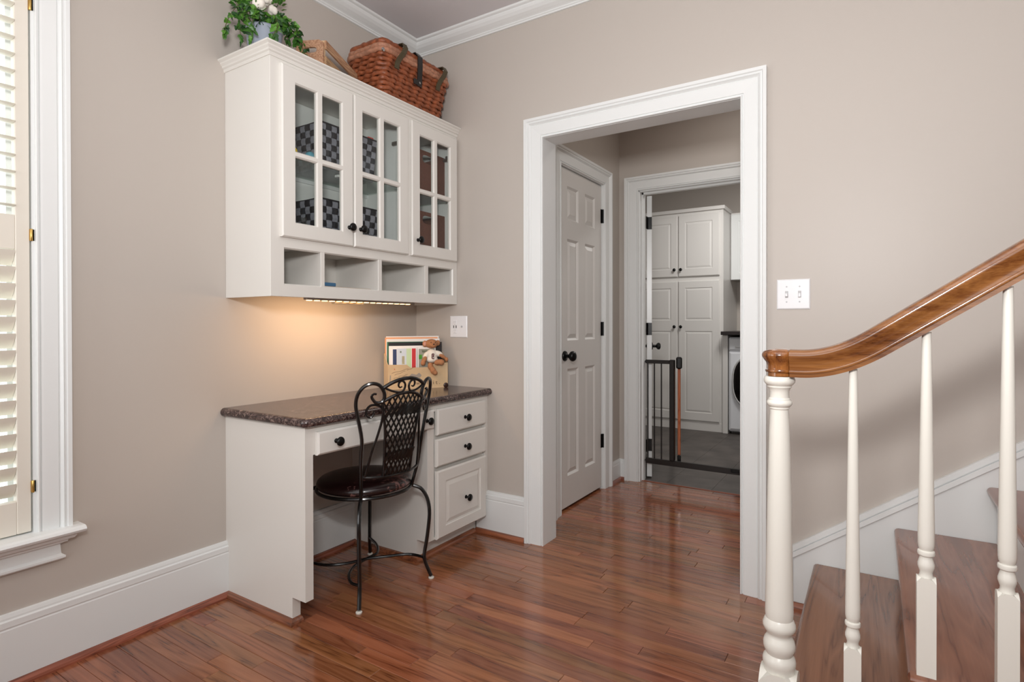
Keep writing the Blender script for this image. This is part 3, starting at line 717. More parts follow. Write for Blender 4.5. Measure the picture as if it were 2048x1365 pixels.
def ribbon_on_cone(g, P, w, th, dr):
    """P = [(theta, z)]; flat strip lying in the surface of the chair back"""
    vs = []; m = len(P)
    pts = [Vector(cp(a, z, dr)) for a, z in P]
    for i, p in enumerate(pts):
        d = (pts[min(i+1, m-1)]-pts[max(i-1, 0)]).normalized(); nrm = Vector((p.x-CC0.x, p.y-CC0.y, 0)).normalized(); sd = d.cross(nrm).normalized()
        for o, k in ((-1, -1), (1, -1), (1, 1), (-1, 1)): vs.append(p+sd*o*w/2+nrm*k*th/2)
    fs = [(i*4+k, i*4+(k+1) % 4, (i+1)*4+(k+1) % 4, (i+1)*4+k) for i in range(m-1) for k in range(4)]+[(3, 2, 1, 0), tuple((m-1)*4+k for k in range(4))]
    g.add(vs, fs)
g = G(); step = 4.9; SLP = 112
for i in range(-18, 19):
    for sgn in (1, -1):
        seg = []; z = .503
        while z <= .839:
            a = i*step+sgn*(z-.503)*SLP
            if abs(a) <= halfw(z)+.3 and z <= topz(a): seg.append((a, z))
            else:
                if len(seg) > 1: ribbon_on_cone(g, seg, .0072, .0018, .0012*sgn)
                seg = []
            z += .008
        if len(seg) > 1: ribbon_on_cone(g, seg, .0072, .0018, .0012*sgn)
ob('lattice', g, m_iron, ch, kind='stuff', label='black metal diamond lattice')
g = G()
for zz in (.770, .583):
    for k in range(-4, 4):
        a = k*4.2+2.1
        if abs(a) < halfw(zz)-1: ribbon_on_cone(g, [(a-2.6, zz-.020), (a-.8, zz-.006), (a+1.0, zz+.006), (a+2.4, zz+.020)], .013, .003, .004)
ob('lattice_band', g, m_iron, ch, kind='stuff')
# S-stretchers
Z1 = .093
sA = [(.200, .150), (.179, .152), (.140, .147), (.105, .126), (.058, .072), (.024, .035), (0, .0), (-.012, -.03), (-.03, -.068), (-.060, -.105), (-.100, -.134), (-.156, -.146), (-.203, -.153)]
sB = [(-.172, .188), (-.136, .172), (-.09, .150), (-.043, .117), (-.005, .074), (.0, .034), (.004, -.021), (.018, -.080), (.050, -.132), (.089, -.167), (.131, -.190), (.172, -.188)]
for P, dz in ((sA, 0), (sB, .0)):
    g = G(); g.tube(smooth_path([(CC0.x+a, CC0.y+b_, Z1+dz) for a, b_ in P], 4), .0062, 8); ob('stretcher', g, m_iron, ch, smooth=True)

# ------------------------------------------------------------------ staircase
sc = thing('staircase', 'staircase with red oak treads and white risers rising to the right', 'staircase', (2.9, -.52, 0))
RZ = .187; NX = [2.046, 2.304, 2.562, 2.820, 3.078, 3.336]
YN = -1.046
for i, nx in enumerate(NX):
    z = RZ*(i+1); x1 = nx+.258+.03
    th = .027; r = th/2
    nose = [(nx+r-r*math.sin(t), z-r+r*math.cos(t)) for t in [PI*k/6 for k in range(7)]]
    g = G()
    ynear = YN
    if i == 0:
        g.prism(nose+[(x1, z-th), (x1, z)], lambda p, q, t: (p, t, q), -.945, -.018)
        g.box(2.097, x1, YN+.030, -.9451, z-th, z)
    else:
        g.prism(nose+[(x1, z-th), (x1, z)], lambda p, q, t: (p, t, q), YN+.030, -.018)
    sx = 2.097 if i == 0 else nx+.012
    side = [(YN+r-r*math.sin(t), z-r+r*math.cos(t)) for t in [PI*k/6 for k in range(7)]]
    g.prism(side+[(YN+.03, z-th), (YN+.03, z)], lambda p, q, t: (t, p, q), sx-.008, x1-.03)
    ob('tread', g, m_tread, sc, smooth=True, ang=30)
    ob('riser', G().box(nx+.026, nx+.044, -1.02, -.018, z-RZ, z-th), m_trim, sc)
g = G(); poly = [(2.07, 0)]
for i, nx in enumerate(NX):
    z = RZ*(i+1); poly += [(nx+.026, z-.027), (nx+.284, z-.027)]
poly += [(3.64, RZ*6-.027), (3.64, 0)]
pp = [(2.072, 0), (2.072, RZ-.027)]
for i, nx in enumerate(NX[1:]): pp += [(nx+.026, RZ*(i+1)-.027), (nx+.026, RZ*(i+2)-.027)]
pp += [(3.64, RZ*6-.027), (3.64, 0)]
g.prism(pp, lambda p, q, t: (p, t, q), -1.022, -1.002); ob('stringer', g, m_trim, sc)
# skirt board on the wall
sl = (.730-.376)/(2.656-2.157)
def sz(x): return .240+(x-1.972)*sl
g = G(); g.prism([(1.975, 0), (1.975, sz(1.975)-.048), (4.2, sz(4.2)-.048), (4.2, 0)], lambda p, q, t: (p, t, q), -.013, -.0005)
for a, b_, dp in ((-.048, -.028, .021), (-.028, -.024, .012), (-.024, -.001, .017)):
    g.prism([(1.972, sz(1.972)+a), (4.2, sz(4.2)+a), (4.2, sz(4.2)+b_), (1.972, sz(1.972)+b_)], lambda p, q, t: (p, t, q), -dp, -.0005)
struct('trim_stair_skirt', g, m_trim)

# railing
rl = thing('stair_railing', 'stair railing of a glossy oak handrail on white turned balusters and newel', 'railing', (2.3, -1.02, 0))
def railz(x):
    a, b_, z0, s_ = 2.10, 2.27, .9865, .695
    if x <= a: return z0, 0
    if x <= b_: k = (x-a)/(b_-a); return z0+s_*(b_-a)*k*k/2, s_*k
    return z0+s_*(b_-a)/2+s_*(x-b_), s_
hp = [(.0, 0), (.020, 0), (.020, .0085), (.0235, .0095), (.0245, .0125), (.0235, .0155), (.0205, .0165), (.0205, .024), (.0225, .032), (.027, .040), (.0300, .047), (.0300, .052), (.027, .058), (.019, .0625), (.008, .0645)]
prof = hp[1:]+[(-a, b_) for a, b_ in reversed(hp[1:])]
xs = [2.078+.0115*i for i in range(19)]+[2.30, 2.5, 2.8, 3.2, 3.6]
P, Nn = [], []
for x in xs:
    z, s_ = railz(x); k = math.atan(s_); P.append((x, -1.012, z)); Nn.append(((0, 1, 0), (-math.sin(k), 0, math.cos(k))))
ob('handrail', G().sweep(prof, P, Nn), m_rail, rl, smooth=True, ang=50)
g = G(); k = 1.30; g.lathe([(a*k if a > .001 else .002, b_) for a, b_ in hp[1:]]+[(.001, .0645)], (2.054, -1.004, .9866), 'z', 32)
ob('handrail_cap', g, m_railend, rl, smooth=True, ang=50, label='round end cap of the handrail with patchy darker grain')
# newel
def turned(name, cx_, cy_, prof, blk, z0, zb, zt, parent, n=24):
    """prof: round part from zb up; square block z0..zb with lamb's-tongue shoulders"""
    g = G(); h = blk/2
    g.lathe(prof, (cx_, cy_, 0), 'z', n)
    # block: walls end in arches
    N = 8; z1 = zb
    for q in range(4):
        c, s_ = math.cos(q*PI/2), math.sin(q*PI/2)
        def tr(u, v): return (cx_+c*h-s_*u, cy_+s_*h+c*u, v)
        us = [-h+2*h*i/N for i in range(N+1)]
        arch = [tr(u, z1-.30*h*2*(abs(u)/h)**2.2) for u in us]
        vs = [tr(-h, z0), tr(h, z0)]+arch
        g.add(vs, [(0, 1)+tuple(range(N+2, 1, -1))])
        # shoulder surface from arch to the neck circle
        r0 = prof[0][0]; zz = prof[0][1]
        ring = []
        for u in us:
            a = q*PI/2+math.atan2(u, h); ring.append((cx_+r0*math.cos(a), cy_+r0*math.sin(a), zz))
        k = N+1; g.add(arch+ring, [(i, i+1, k+i+1, k+i) for i in range(N)])
    g.add([(cx_-h, cy_-h, z0), (cx_+h, cy_-h, z0), (cx_+h, cy_+h, z0), (cx_-h, cy_+h, z0)], [(0, 3, 2, 1)])
    return ob(name, g, m_post, parent, smooth=True, ang=38)
m_post = mat('cream_enamel_post', (230, 227, 218), .28, spec=.5)
nwp = [(.0330, .283), (.0335, .290), (.0362, .300), (.0366, .308), (.0350, .315), (.0310, .321), (.0290, .324), (.0315, .330), (.0350, .339), (.0352, .348), (.0330, .357), (.0285, .365), (.0268, .369), (.0275, .373), (.0285, .375), (.0330, .381), (.0362, .388), (.0362, .395), (.0335, .402), (.0320, .406), (.0300, .409), (.0312, .420), (.0312, .428), (.030, .48), (.0265, .70), (.0225, .86), (.0203, .903), (.0203, .907), (.0222, .909), (.0222, .913), (.0255, .916), (.0282, .921), (.0275, .926), (.0240, .930), (.0240, .932), (.0213, .935), (.0210, .948), (.0235, .956), (.0268, .960), (.0268, .9635), (.0295, .966), (.0338, .971), (.0345, .977), (.0330, .982), (.0310, .9855), (.001, .9856)]
turned('newel_post', 2.053, -1.000, nwp, .080, 0, .288, 0, rl, 32)
def bal(x, base):
    d = base-.374
    zt = railz(x)[0]+.001
    p = [(.0125, .578), (.0118, .583), (.0112, .588), (.0130, .594), (.0150, .600), (.0150, .606), (.0128, .614), (.0112, .620), (.0112, .622), (.0150, .625), (.0158, .629), (.0150, .633), (.0115, .635), (.0138, .640), (.0148, .648), (.0150, .665)]
    if d < -.1: p = [(a, z) for a, z in p]
    p = [(a, z+d) for a, z in p]; zs = p[-1][1]
    for k in range(1, 9): p.append((.0150-(.0150-.0082)*(k/8), zs+(zt-zs)*k/8))
    return turned('baluster', x, -1.012, p, .0335, base, .580+d, 0, rl, 16)
bal(2.204, .187); bal(2.336, .374); bal(2.466, .374); bal(2.597, .561); bal(2.727, .561); bal(2.857, .748); bal(2.985, .748)

# ------------------------------------------------------------------ outlet, switch
def plate(name, label, cat, x, z, w, h):
    t = thing(name, label, cat, (x, 0, z))
    ob('plate', G().slab(x-w/2, x+w/2, z-h/2, z+h/2, .0055, [], [], lambda u, v, wv: (u, -.006-wv, v), (.004, .003)), m_plastic, t); return t
sw = plate('light_switch', 'white double toggle light switch plate on the wall beside the doorway', 'switch', 1.9735, 1.2265, .118, .118)
for x, up_ in ((1.950, 1), (1.996, 0)):
    ob('toggle', G().box(x-.0055, x+.0055, -.0085, -.005, 1.2135, 1.2395, .001), m_grey, sw)
    ob('toggle', G().box(x-.0045, x+.0045, -.019 if up_ else -.013, -.006, 1.223-(.006 if up_ else .008), 1.230, .0015), m_plastic, sw)
    for z in (1.2565, 1.1965): ob('screw', G().lathe([(.003, -.0075), (.003, -.006)], (x, 0, z), 'y', 10), m_grey, sw)
ou = plate('wall_outlet', 'white wall plate with an outlet and a jack beside the wall cabinet', 'outlet', .311, 1.097, .118, .118)
for z in (1.119, 1.074):
    ob('socket', G().box(.275, .301, -.0080, -.0055, z-.014, z+.014, .002), m_plastic, ou)
    for x in (.2835, .2925): ob('slot', G().box(x-.001, x+.001, -.0085, -.0075, z-.001, z+.008), m_grey, ou)
    ob('slot', G().box(.2865, .2895, -.0085, -.0075, z-.010, z-.006), m_grey, ou)
for x in (.280, .297): ob('slot', G().box(x-.0018, x+.0018, -.0085, -.0055, 1.090, 1.104), m_slot, ou)
ob('jack', G().lathe([(.006, -.0085), (.006, -.006)], (.336, 0, 1.098), 'y', 12).lathe([(.003, -.013), (.003, -.0085)], (.336, 0, 1.098), 'y', 10), m_grey, ou, smooth=True)

# ------------------------------------------------------------------ on top of the wall cabinet
TZ = 2.177
bk = thing('wicker_hamper', 'reddish brown wicker hamper with lid and leather straps, on the wall cabinet', 'basket', (.165, -.30, TZ))
def rr_path(x0, x1, y0, y1, r, n=5, step=.012):
    P = []
    for cx, cy, a0 in ((x1-r, y1-r, 0), (x0+r, y1-r, 90), (x0+r, y0+r, 180), (x1-r, y0+r, 270)):
        for i in range(n): a = math.radians(a0+90*i/(n-1)); P.append((cx+r*math.cos(a), cy+r*math.sin(a)))
    out = []; m = len(P)
    for i in range(m):
        a, b_ = Vector(P[i]), Vector(P[(i+1) % m]); L = (b_-a).length; k = max(1, int(L/step))
        for j in range(k): out.append(a.lerp(b_, j/k))
    return out
def weave_ring(x0, x1, y0, y1, z, r, amp, wl, ph, rad, flat, n=6, zamp=0, seed=0):
    P = rr_path(x0, x1, y0, y1, r); m = len(P); rnd = random.Random(seed); s = 0; pts = []
    for i in range(m):
        a, b_ = P[i-1], P[(i+1) % m]; d = (b_-a).normalized(); nrm = Vector((d.y, -d.x)); s += (P[i]-P[i-1]).length
        o = amp*math.sin(2*PI*s/wl+ph)
        pts.append((P[i].x+nrm.x*o, P[i].y+nrm.y*o, z+zamp*math.sin(2*PI*s/(wl*1.7)+ph*2)+rnd.uniform(-1, 1)*.0012))
    g = G(); vs = []; cs = []
    for i, p in enumerate(pts):
        a, b_ = Vector(pts[i-1]), Vector(pts[(i+1) % m]); d = (b_-a).normalized(); nrm = Vector((d.y, -d.x, 0)); 
        for k in range(n):
            t = 2*PI*k/n; vs.append(Vector(p)+nrm*math.cos(t)*rad*flat+Vector((0, 0, 1))*math.sin(t)*rad)
    g.add(vs, [(i*n+k, i*n+(k+1) % n, ((i+1) % m)*n+(k+1) % n, ((i+1) % m)*n+k) for i in range(m) for k in range(n)])
    return g
nr_ = 11
for i in range(nr_):
    f = i/(nr_-1); z = TZ+.012+f*.212; ins = .030*(1-f)
    ob('wicker_row', weave_ring(.045+ins, .283-ins, -.543+ins, -.058-ins, z, .035, .0045, .055, i*PI, .0125, .55, 6, .0015, i), m_wicker, bk, smooth=True, ang=75)
g = G(); n = 20
for i in range(26):      # corner and side stakes
    pass
ob('liner', G().box(.078, .252, -.508, -.092, TZ+.001, TZ+.21), m_bandk, bk)
for i in range(3):
    ob('lid_rope', weave_ring(.040+.004*i, .290-.004*i, -.550+.004*i, -.050-.004*i, TZ+.240+i*.021, .035, .0015, .016, i, .0125, .9, 8, .0005, 50+i), m_wickerlid if i < 2 else m_wicker, bk, smooth=True, ang=75)
for i in range(5):
    ob('lid_weave', weave_ring(.058+.022*i, .272-.022*i, -.532+.022*i, -.068-.022*i, TZ+.290+.004*i, .03-.004*i, .002, .04, i*PI, .013, .9, 6, .001, 70+i), m_wicker, bk, smooth=True, ang=75)
def ribbon(path, y, w, th=.003, ys=None):
    g = G(); m = len(path); vs = []
    for i, (x, z) in enumerate(path):
        a = path[max(i-1, 0)]; b_ = path[min(i+1, m-1)]; d = Vector((b_[0]-a[0], b_[1]-a[1])).normalized(); nx, nz = -d.y, d.x
        yy = y+(ys[i] if ys else 0)
        for o, s_ in ((0, -1), (0, 1), (1, 1), (1, -1)): vs.append((x+nx*th*o, yy+s_*w/2, z+nz*th*o))
    fs = [(i*4+k, i*4+(k+1) % 4, (i+1)*4+(k+1) % 4, (i+1)*4+k) for i in range(m-1) for k in range(4)]+[(0, 1, 2, 3), tuple((m-1)*4+k for k in range(4))]
    return g.add(vs, fs)
sp = [(.20, 2.478), (.255, 2.486), (.300, 2.480), (.318, 2.455), (.318, 2.425), (.308, 2.398), (.300, 2.372), (.297, 2.345)]
sy = [.05, .045, .04, .03, .015, 0, -.01, -.012]
ob('strap', ribbon(sp, -.455, .030, .004, sy), m_strap, bk, label='olive leather strap near the left corner')
ob('strap', ribbon(sp, -.150, .030, .004, sy), m_strap, bk, label='olive leather strap near the right corner')
ob('clasp_strap', ribbon([(.24, 2.480), (.285, 2.482), (.302, 2.462), (.303, 2.42), (.300, 2.37), (.296, 2.315)], -.305, .034, .004), m_strapb, bk, label='black leather clasp strap')
ob('clasp', G().box(.292, .302, -.345, -.300, 2.318, 2.345, .003), m_strapb, bk)
ob('stud', G().lathe([(.005, .298), (.006, .303), (.002, .306)], (0, -.305, 2.332), 'x', 10), m_chrome, bk, smooth=True)
ob('corner_stud', G().lathe([(.010, 0), (.010, .004), (.004, .008)], (.287, -.545, 2.408), 'x', 10), m_chrome, bk, smooth=True)

cr = thing('wooden_crate', 'weathered slatted wooden crate with oval hand hole, turned at an angle beside the hamper', 'crate', (.270, -.871, TZ), math.radians(115))
def L(name, g, m, **k): return ob(name, g, m, cr, local=True, **k)
CL, CD, CH = .330, .120, .142
for u in (0, CL-.012):
    for v in (0, CD-.03): L('corner_post', G().box(u, u+.012, v, v+.03, 0, CH, .001), m_cratep)
for v in (-.009, CD):
    L('slat', G().box(0, CL, v, v+.009, CH-.036, CH, .001), m_crate)
    L('slat', G().box(0, CL, v, v+.009, .03, .075, .001), m_crate)
for u in (-.010, CL):
    g = G(); fn = lambda a, b_, w, u=u: (u+.010+w if u > 0 else u-w-.0, a, b_)
    pts = []; N = 24
    outer = []; inner = []
    for k in range(N):
        t = 2*PI*k/N; c, s_ = math.cos(t), math.sin(t)
        m_ = max(abs(c)/(CD/2), abs(s_)/(CH/2)); outer.append((CD/2+c/m_, CH/2+s_/m_))
        cc = (abs(c)**.6)*(1 if c > 0 else -1); ss = (abs(s_)**.6)*(1 if s_ > 0 else -1)
        inner.append((CD/2+.030*cc, CH-.042+.012*ss))
    vs = [(u, a, b_) for a, b_ in outer]+[(u, a, b_) for a, b_ in inner]+[(u+.010, a, b_) for a, b_ in outer]+[(u+.010, a, b_) for a, b_ in inner]
    fs = []
    for k in range(N):
        q = (k+1) % N; fs += [(k, q, N+q, N+k), (2*N+k, 3*N+k, 3*N+q, 2*N+q), (N+k, N+q, 3*N+q, 3*N+k), (k, 2*N+k, 2*N+q, q)]
    L('end_board', G().add(vs, fs), m_crate)
L('bottom_board', G().box(0, CL, 0, CD, .004, .012), m_crate)

# plant
PC = Vector((.135, -1.062, TZ))
pl = thing('potted_plant', 'trailing ivy with white cotton bolls in a blue grey pot on the wall cabinet', 'plant', PC)
ob('pot', G().lathe([(.048, 0), (.054, .004), (.060, .04), (.066, .09), (.070, .128), (.072, .134), (.070, .139), (.064, .136), (.060, .12), (.002, .12)], PC, 'z', 32), m_pot, pl, smooth=True)
ob('moss', G().lathe([(.062, .119), (.05, .128), (.002, .134)], PC, 'z', 16), m_soil, pl, smooth=True)
def leaf_mesh(k):
    sc_ = [1, .8, 1.15][k]; out = [(0, 0), (.009, .003), (.012, .010), (.008, .013), (.006, .022), (0, .030), (-.006, .022), (-.008, .013), (-.012, .010), (-.009, .003)]
    g = G(); vs = [(x*sc_, y_*sc_, -.30*abs(x)*sc_+(-.25*y_*y_/.03)*sc_) for x, y_ in out]+[(0, .012*sc_, .001)]
    g.add(vs, [(10, i, (i+1) % 10) for i in range(10)])
    return g
leafs = []
rnd = random.Random(11)
def put_leaf(p, d):
    k = rnd.randrange(3); m_ = rnd.choices([0, 1, 2], [5, 3, 3])[0]; key = (k, m_)
    if key not in put_leaf.c:
        o = ob('leaf', leaf_mesh(k), m_leafs[m_], pl, local=True); put_leaf.c[key] = o
    else:
        o = put_leaf.c[key].copy(); COL.objects.link(o)
    d = Vector(d).normalized(); side = Vector((rnd.uniform(-1, 1), rnd.uniform(-1, 1), rnd.uniform(-.5, 1))); z = (side-d*side.dot(d)).normalized(); x = d.cross(z)
    o.matrix_parent_inverse = Matrix.Identity(4); o.matrix_local = Matrix((( x.x, d.x, z.x, 0), (x.y, d.y, z.y, 0), (x.z, d.z, z.z, 0), (0, 0, 0, 1)))
    q = Vector(p)-PC; o.location = q
put_leaf.c = {}
LN = 1.55
vines = []
def vine(pts, nl, sp=.010):
    P = smooth_path(pts, 5); put_leaf(P[-1], (P[-1]-P[-3])); put_leaf(P[-3], V3(.3, .2, -1)); ob('vine', G().tube(P, .0013, 5), m_stem, pl)
    for i in range(int(nl*LN)):
        f = rnd.uniform(.12, 1); k = min(int(f*(len(P)-1)), len(P)-2); p = P[k]+Vector((rnd.uniform(-1, 1), rnd.uniform(-1, 1), rnd.uniform(-1, 1)))*sp
        d = (P[k+1]-P[k]).normalized()*.5+Vector((rnd.uniform(-1, 1), rnd.uniform(-1, 1), rnd.uniform(-1.3, .5)))
        put_leaf(p, d)
c = PC
def V3(x, y, z): return Vector((x, y, z))
vine([c+V3(0, -.05, .13), V3(.15, -1.16, 2.36), V3(.17, -1.19, 2.29), V3(.17, -1.185, 2.21)], 24, .014)
vine([c+V3(0, -.05, .13), V3(.13, -1.16, 2.37), V3(.14, -1.21, 2.31), V3(.15, -1.245, 2.225)], 8, .006)
vine([c+V3(0, -.05, .13), V3(.10, -1.17, 2.40), V3(.11, -1.225, 2.44), V3(.12, -1.25, 2.41)], 14, .016)
vine([c+V3(.03, -.04, .13), V3(.20, -1.12, 2.37), V3(.22, -1.165, 2.30), V3(.215, -1.17, 2.22)], 20, .012)
vine([c+V3(.03, .04, .13), V3(.20, -.99, 2.36), V3(.22, -.955, 2.30), V3(.23, -.935, 2.21)], 26, .014)
vine([c+V3(.0, .05, .13), V3(.16, -.99, 2.38), V3(.17, -.94, 2.34), V3(.19, -.915, 2.275)], 20, .012)
vine([c+V3(0, .05, .13), V3(.12, -.98, 2.41), V3(.12, -.955, 2.40), V3(.12, -.94, 2.33)], 14, .010)
vine([c+V3(.05, 0, .13), V3(.23, -1.08, 2.34), V3(.255, -1.085, 2.29), V3(.245, -1.10, 2.245)], 10, .010)
vine([c+V3(.02, 0, .13), V3(.15, -1.08, 2.40), V3(.16, -1.07, 2.46), V3(.15, -1.05, 2.52)], 26, .030)
vine([c+V3(.0, -.02, .13), V3(.12, -1.12, 2.40), V3(.12, -1.15, 2.47), V3(.12, -1.16, 2.53)], 26, .030)
vine([c+V3(.0, .02, .13), V3(.12, -1.03, 2.38), V3(.13, -1.00, 2.44), V3(.12, -.98, 2.50)], 18, .022)
vine([c+V3(.05, .02, .13), V3(.20, -1.06, 2.33), V3(.21, -1.04, 2.34), V3(.2, -1.0, 2.33)], 22, .024)
vine([c+V3(.03, -.03, .13), V3(.18, -1.11, 2.33), V3(.20, -1.13, 2.35), V3(.19, -1.16, 2.34)], 18, .020)
for i, (x, y_, z, r) in enumerate(((.20, -1.128, 2.372, .026), (.17, -1.075, 2.425, .022), (.16, -1.04, 2.40, .020), (.15, -1.11, 2.47, .024), (.15, -1.02, 2.355, .016))):
    g = G()
    for k in range(4):
        a = k*PI/2+i; g.ell((x+.42*r*math.cos(a), y_+.42*r*math.sin(a), z+.1*r*(-1)**k), (r*.62, r*.62, r*.85), n=12, m=8)
    o = ob('cotton_boll', g, m_cotton, pl, smooth=True, ang=180)
    md = o.modifiers.new('r', 'REMESH'); md.mode = 'VOXEL'; md.voxel_size = .003; md.use_smooth_shade = True

# ------------------------------------------------------------------ inside the wall cabinet
def woven_bin(label, y0, y1, z0, z1, x0=.035, x1=.235):
    t = thing('storage_bin', label, 'bin', ((x0+x1)/2, (y0+y1)/2, z0), group=None)
    tp = .014
    ob('liner', G().add([(x0+tp+.004, y0+tp+.004, z0), (x1-tp-.004, y0+tp+.004, z0), (x1-tp-.004, y1-tp-.004, z0), (x0+tp+.004, y1-tp-.004, z0), (x0+.004, y0+.004, z1-.004), (x1-.004, y0+.004, z1-.004), (x1-.004, y1-.004, z1-.004), (x0+.004, y1-.004, z1-.004)],
        [(0, 3, 2, 1), (4, 5, 6, 7), (0, 1, 5, 4), (1, 2, 6, 5), (2, 3, 7, 6), (3, 0, 4, 7)]), m_bandk, t)
    H = z1-z0; nb = 7; bh = H/nb
    def corner(z): k = tp*(1-(z-z0)/H); return x0+k, x1-k, y0+k, y1-k
    nv, ns = 11, 6
    # vertical bands, front (x1 face), near side (y0 face), far side
    def vband(face, i, n):
        g = G(); vs = []
        for j in range(nb*2+1):
            z = z0+H*j/(nb*2); a, b_, c_, d_ = corner(z); wv = .0028*math.sin(PI*j/2*1.0+PI*i) if j % 2 else 0
            wv = .0030*(1 if ((j//2)+i) % 2 == 0 else -1) if j % 2 else 0.0
            for s_ in (.04, .96):
                f = (i+s_)/n
                if face == 'f': vs.append((b_+wv, c_+(d_-c_)*f, z))
                elif face == 'n': vs.append((a+(b_-a)*f, c_-wv, z))
                else: vs.append((a+(b_-a)*f, d_+wv, z))
        g.add(vs, [(2*j, 2*j+1, 2*j+3, 2*j+2) for j in range(nb*2)]); ob('upright_band', g, m_bandg, t)
    for i in range(nv): vband('f', i, nv)
    for i in range(ns): vband('n', i, ns); vband('s', i, ns)
    for k in range(nb):
        g = G(); vs = []; fs = []
        za, zb = z0+bh*(k+.04), z0+bh*(k+.96)
        def seg(face, n):
            for j in range(n*2+1):
                f = j/(n*2); wv = .0030*(-1 if ((j//2)+k) % 2 == 0 else 1) if j % 2 else 0
                for z in (za, zb):
                    a, b_, c_, d_ = corner(z)
                    if face == 'n': vs.append((a+(b_-a)*f, c_-wv, z))
                    elif face == 'f': vs.append((b_+wv, c_+(d_-c_)*f, z))
                    else: vs.append((b_+(a-b_)*f, d_+wv, z))
        seg('n', ns); seg('f', nv); seg('s', ns); N = len(vs)//2
        g.add(vs, [(2*j, 2*j+2, 2*j+3, 2*j+1) for j in range(N-1)]); ob('cross_band', g, m_bandk, t)
    a, b_, c_, d_ = x0-.001, x1+.001, y0-.001, y1+.001
    ob('rim', G().tube([(a, c_, z1), (b_, c_, z1), (b_, d_, z1), (a, d_, z1)], .004, 6, closed=True), m_bandk, t)
    return t
woven_bin('checkered black and grey woven bin on the upper glass shelf', -.866, -.535, 1.789, 1.985)
woven_bin('checkered black and grey woven bin on the cabinet floor, below the other one', -.868, -.512, 1.446, 1.655)
def brown_box(label, z0, z1, lean=0):
    t = thing('handled_box', label, 'box', (.135, -.155, z0))
    y0, y1, x0, x1 = -.292, -.024, .04, .232; th = .004
    H = z1-z0; hy0, hy1, hz0, hz1 = -.208, -.118, z1-.064, z1-.020
    for x, s_ in ((x1, 1), (x0, -1)):
        g = G(); N = 24; O = []; I = []
        cy, cz = (hy0+hy1)/2, (hz0+hz1)/2
        for k in range(N):
            a = 2*PI*k/N; c_, s2 = math.cos(a), math.sin(a)
            I.append((cy+(hy1-hy0)/2*(abs(c_)**.7)*(1 if c_ > 0 else -1), cz+(hz1-hz0)/2*(abs(s2)**.7)*(1 if s2 > 0 else -1)))
            k1 = min([v for v in (((y1-cy)/c_ if c_ > 1e-6 else 9), ((y0-cy)/c_ if c_ < -1e-6 else 9), ((z1-cz)/s2 if s2 > 1e-6 else 9), ((z0-cz)/s2 if s2 < -1e-6 else 9)) if v > 0]); O.append((cy+c_*k1, cz+s2*k1))
        for cnr in ((y0, z0), (y1, z0), (y0, z1), (y1, z1)):
            j = min(range(N), key=lambda q: (O[q][0]-cnr[0])**2+(O[q][1]-cnr[1])**2); O[j] = cnr
        xa, xb = x-th*s_, x
        vs = [(xb, a, b_) for a, b_ in O]+[(xb, a, b_) for a, b_ in I]+[(xa, a, b_) for a, b_ in O]+[(xa, a, b_) for a, b_ in I]
        fs = []
        for k in range(N):
            q = (k+1) % N; fs += [(k, q, N+q, N+k), (2*N+k, 3*N+k, 3*N+q, 2*N+q), (N+k, N+q, 3*N+q, 3*N+k), (k, 2*N+k, 2*N+q, q)]
        ob('handle_panel', G().add(vs, fs), m_brownbox, t)
    for y_ in (y0, y1-th): ob('side_panel', G().box(x0+th, x1-th, y_, y_+th, z0, z1), m_brownbox, t)
    ob('bottom_panel', G().box(x0+th, x1-th, y0+th, y1-th, z0, z0+th), m_brownbox, t)
brown_box('brown woven storage box with hand hole on the upper glass shelf', 1.789, 2.030)
brown_box('brown woven storage box with hand hole on the cabinet floor', 1.446, 1.708)
t = thing('plush_toy', 'small yellow and teal toy in front of the upper checkered bin', 'toy', (.25, -.96, 1.789))
ob('teal_body', G().ell((.250, -.930, 1.812), (.022, .022, .022)).ell((.250, -.962, 1.803), (.014, .022, .013)), m_teal, t, smooth=True, ang=180, kind=None)
ob('yellow_body', G().ell((.252, -1.018, 1.812), (.022, .020, .022)), m_yellow, t, smooth=True, ang=180)
o = ob('toy_block', G().box(.17, .21, -.565, -.53, 1.986, 2.008, .004), m_redtoy); tag(o, 'small red toy peeking out of the upper checkered bin', 'toy')
g = G(); g.lathe([(.001, 0), (.026, .002), (.031, .014), (.031, .034), (.026, .052), (.016, .066), (.0125, .078), (.0125, .098), (.014, .100), (.014, .106), (.001, .107)], (.252, -.965, 1.446), 'z', 20)
o = ob('glass_bottle', g, m_clear, smooth=True); tag(o, 'clear narrow-necked bottle in front of the lower checkered bin', 'bottle')
t = thing('blue_book', 'small blue booklet lying flat in the second cubby', 'book', (.20, -.855, 1.2735))
ob('cover', G().box(.14, .285, -.889, -.826, 1.2735, 1.289, .001), m_bluebook, t)
ob('pages', G().box(.142, .2855, -.8895, -.8265, 1.276, 1.2865), m_bluebook, t)
o = ob('thin_tan_book', G().box(.10, .288, -.888, -.625, 1.2665, 1.2730, .001), m_tanbook); tag(o, 'thin tan booklet under the blue one in the second cubby', 'book')

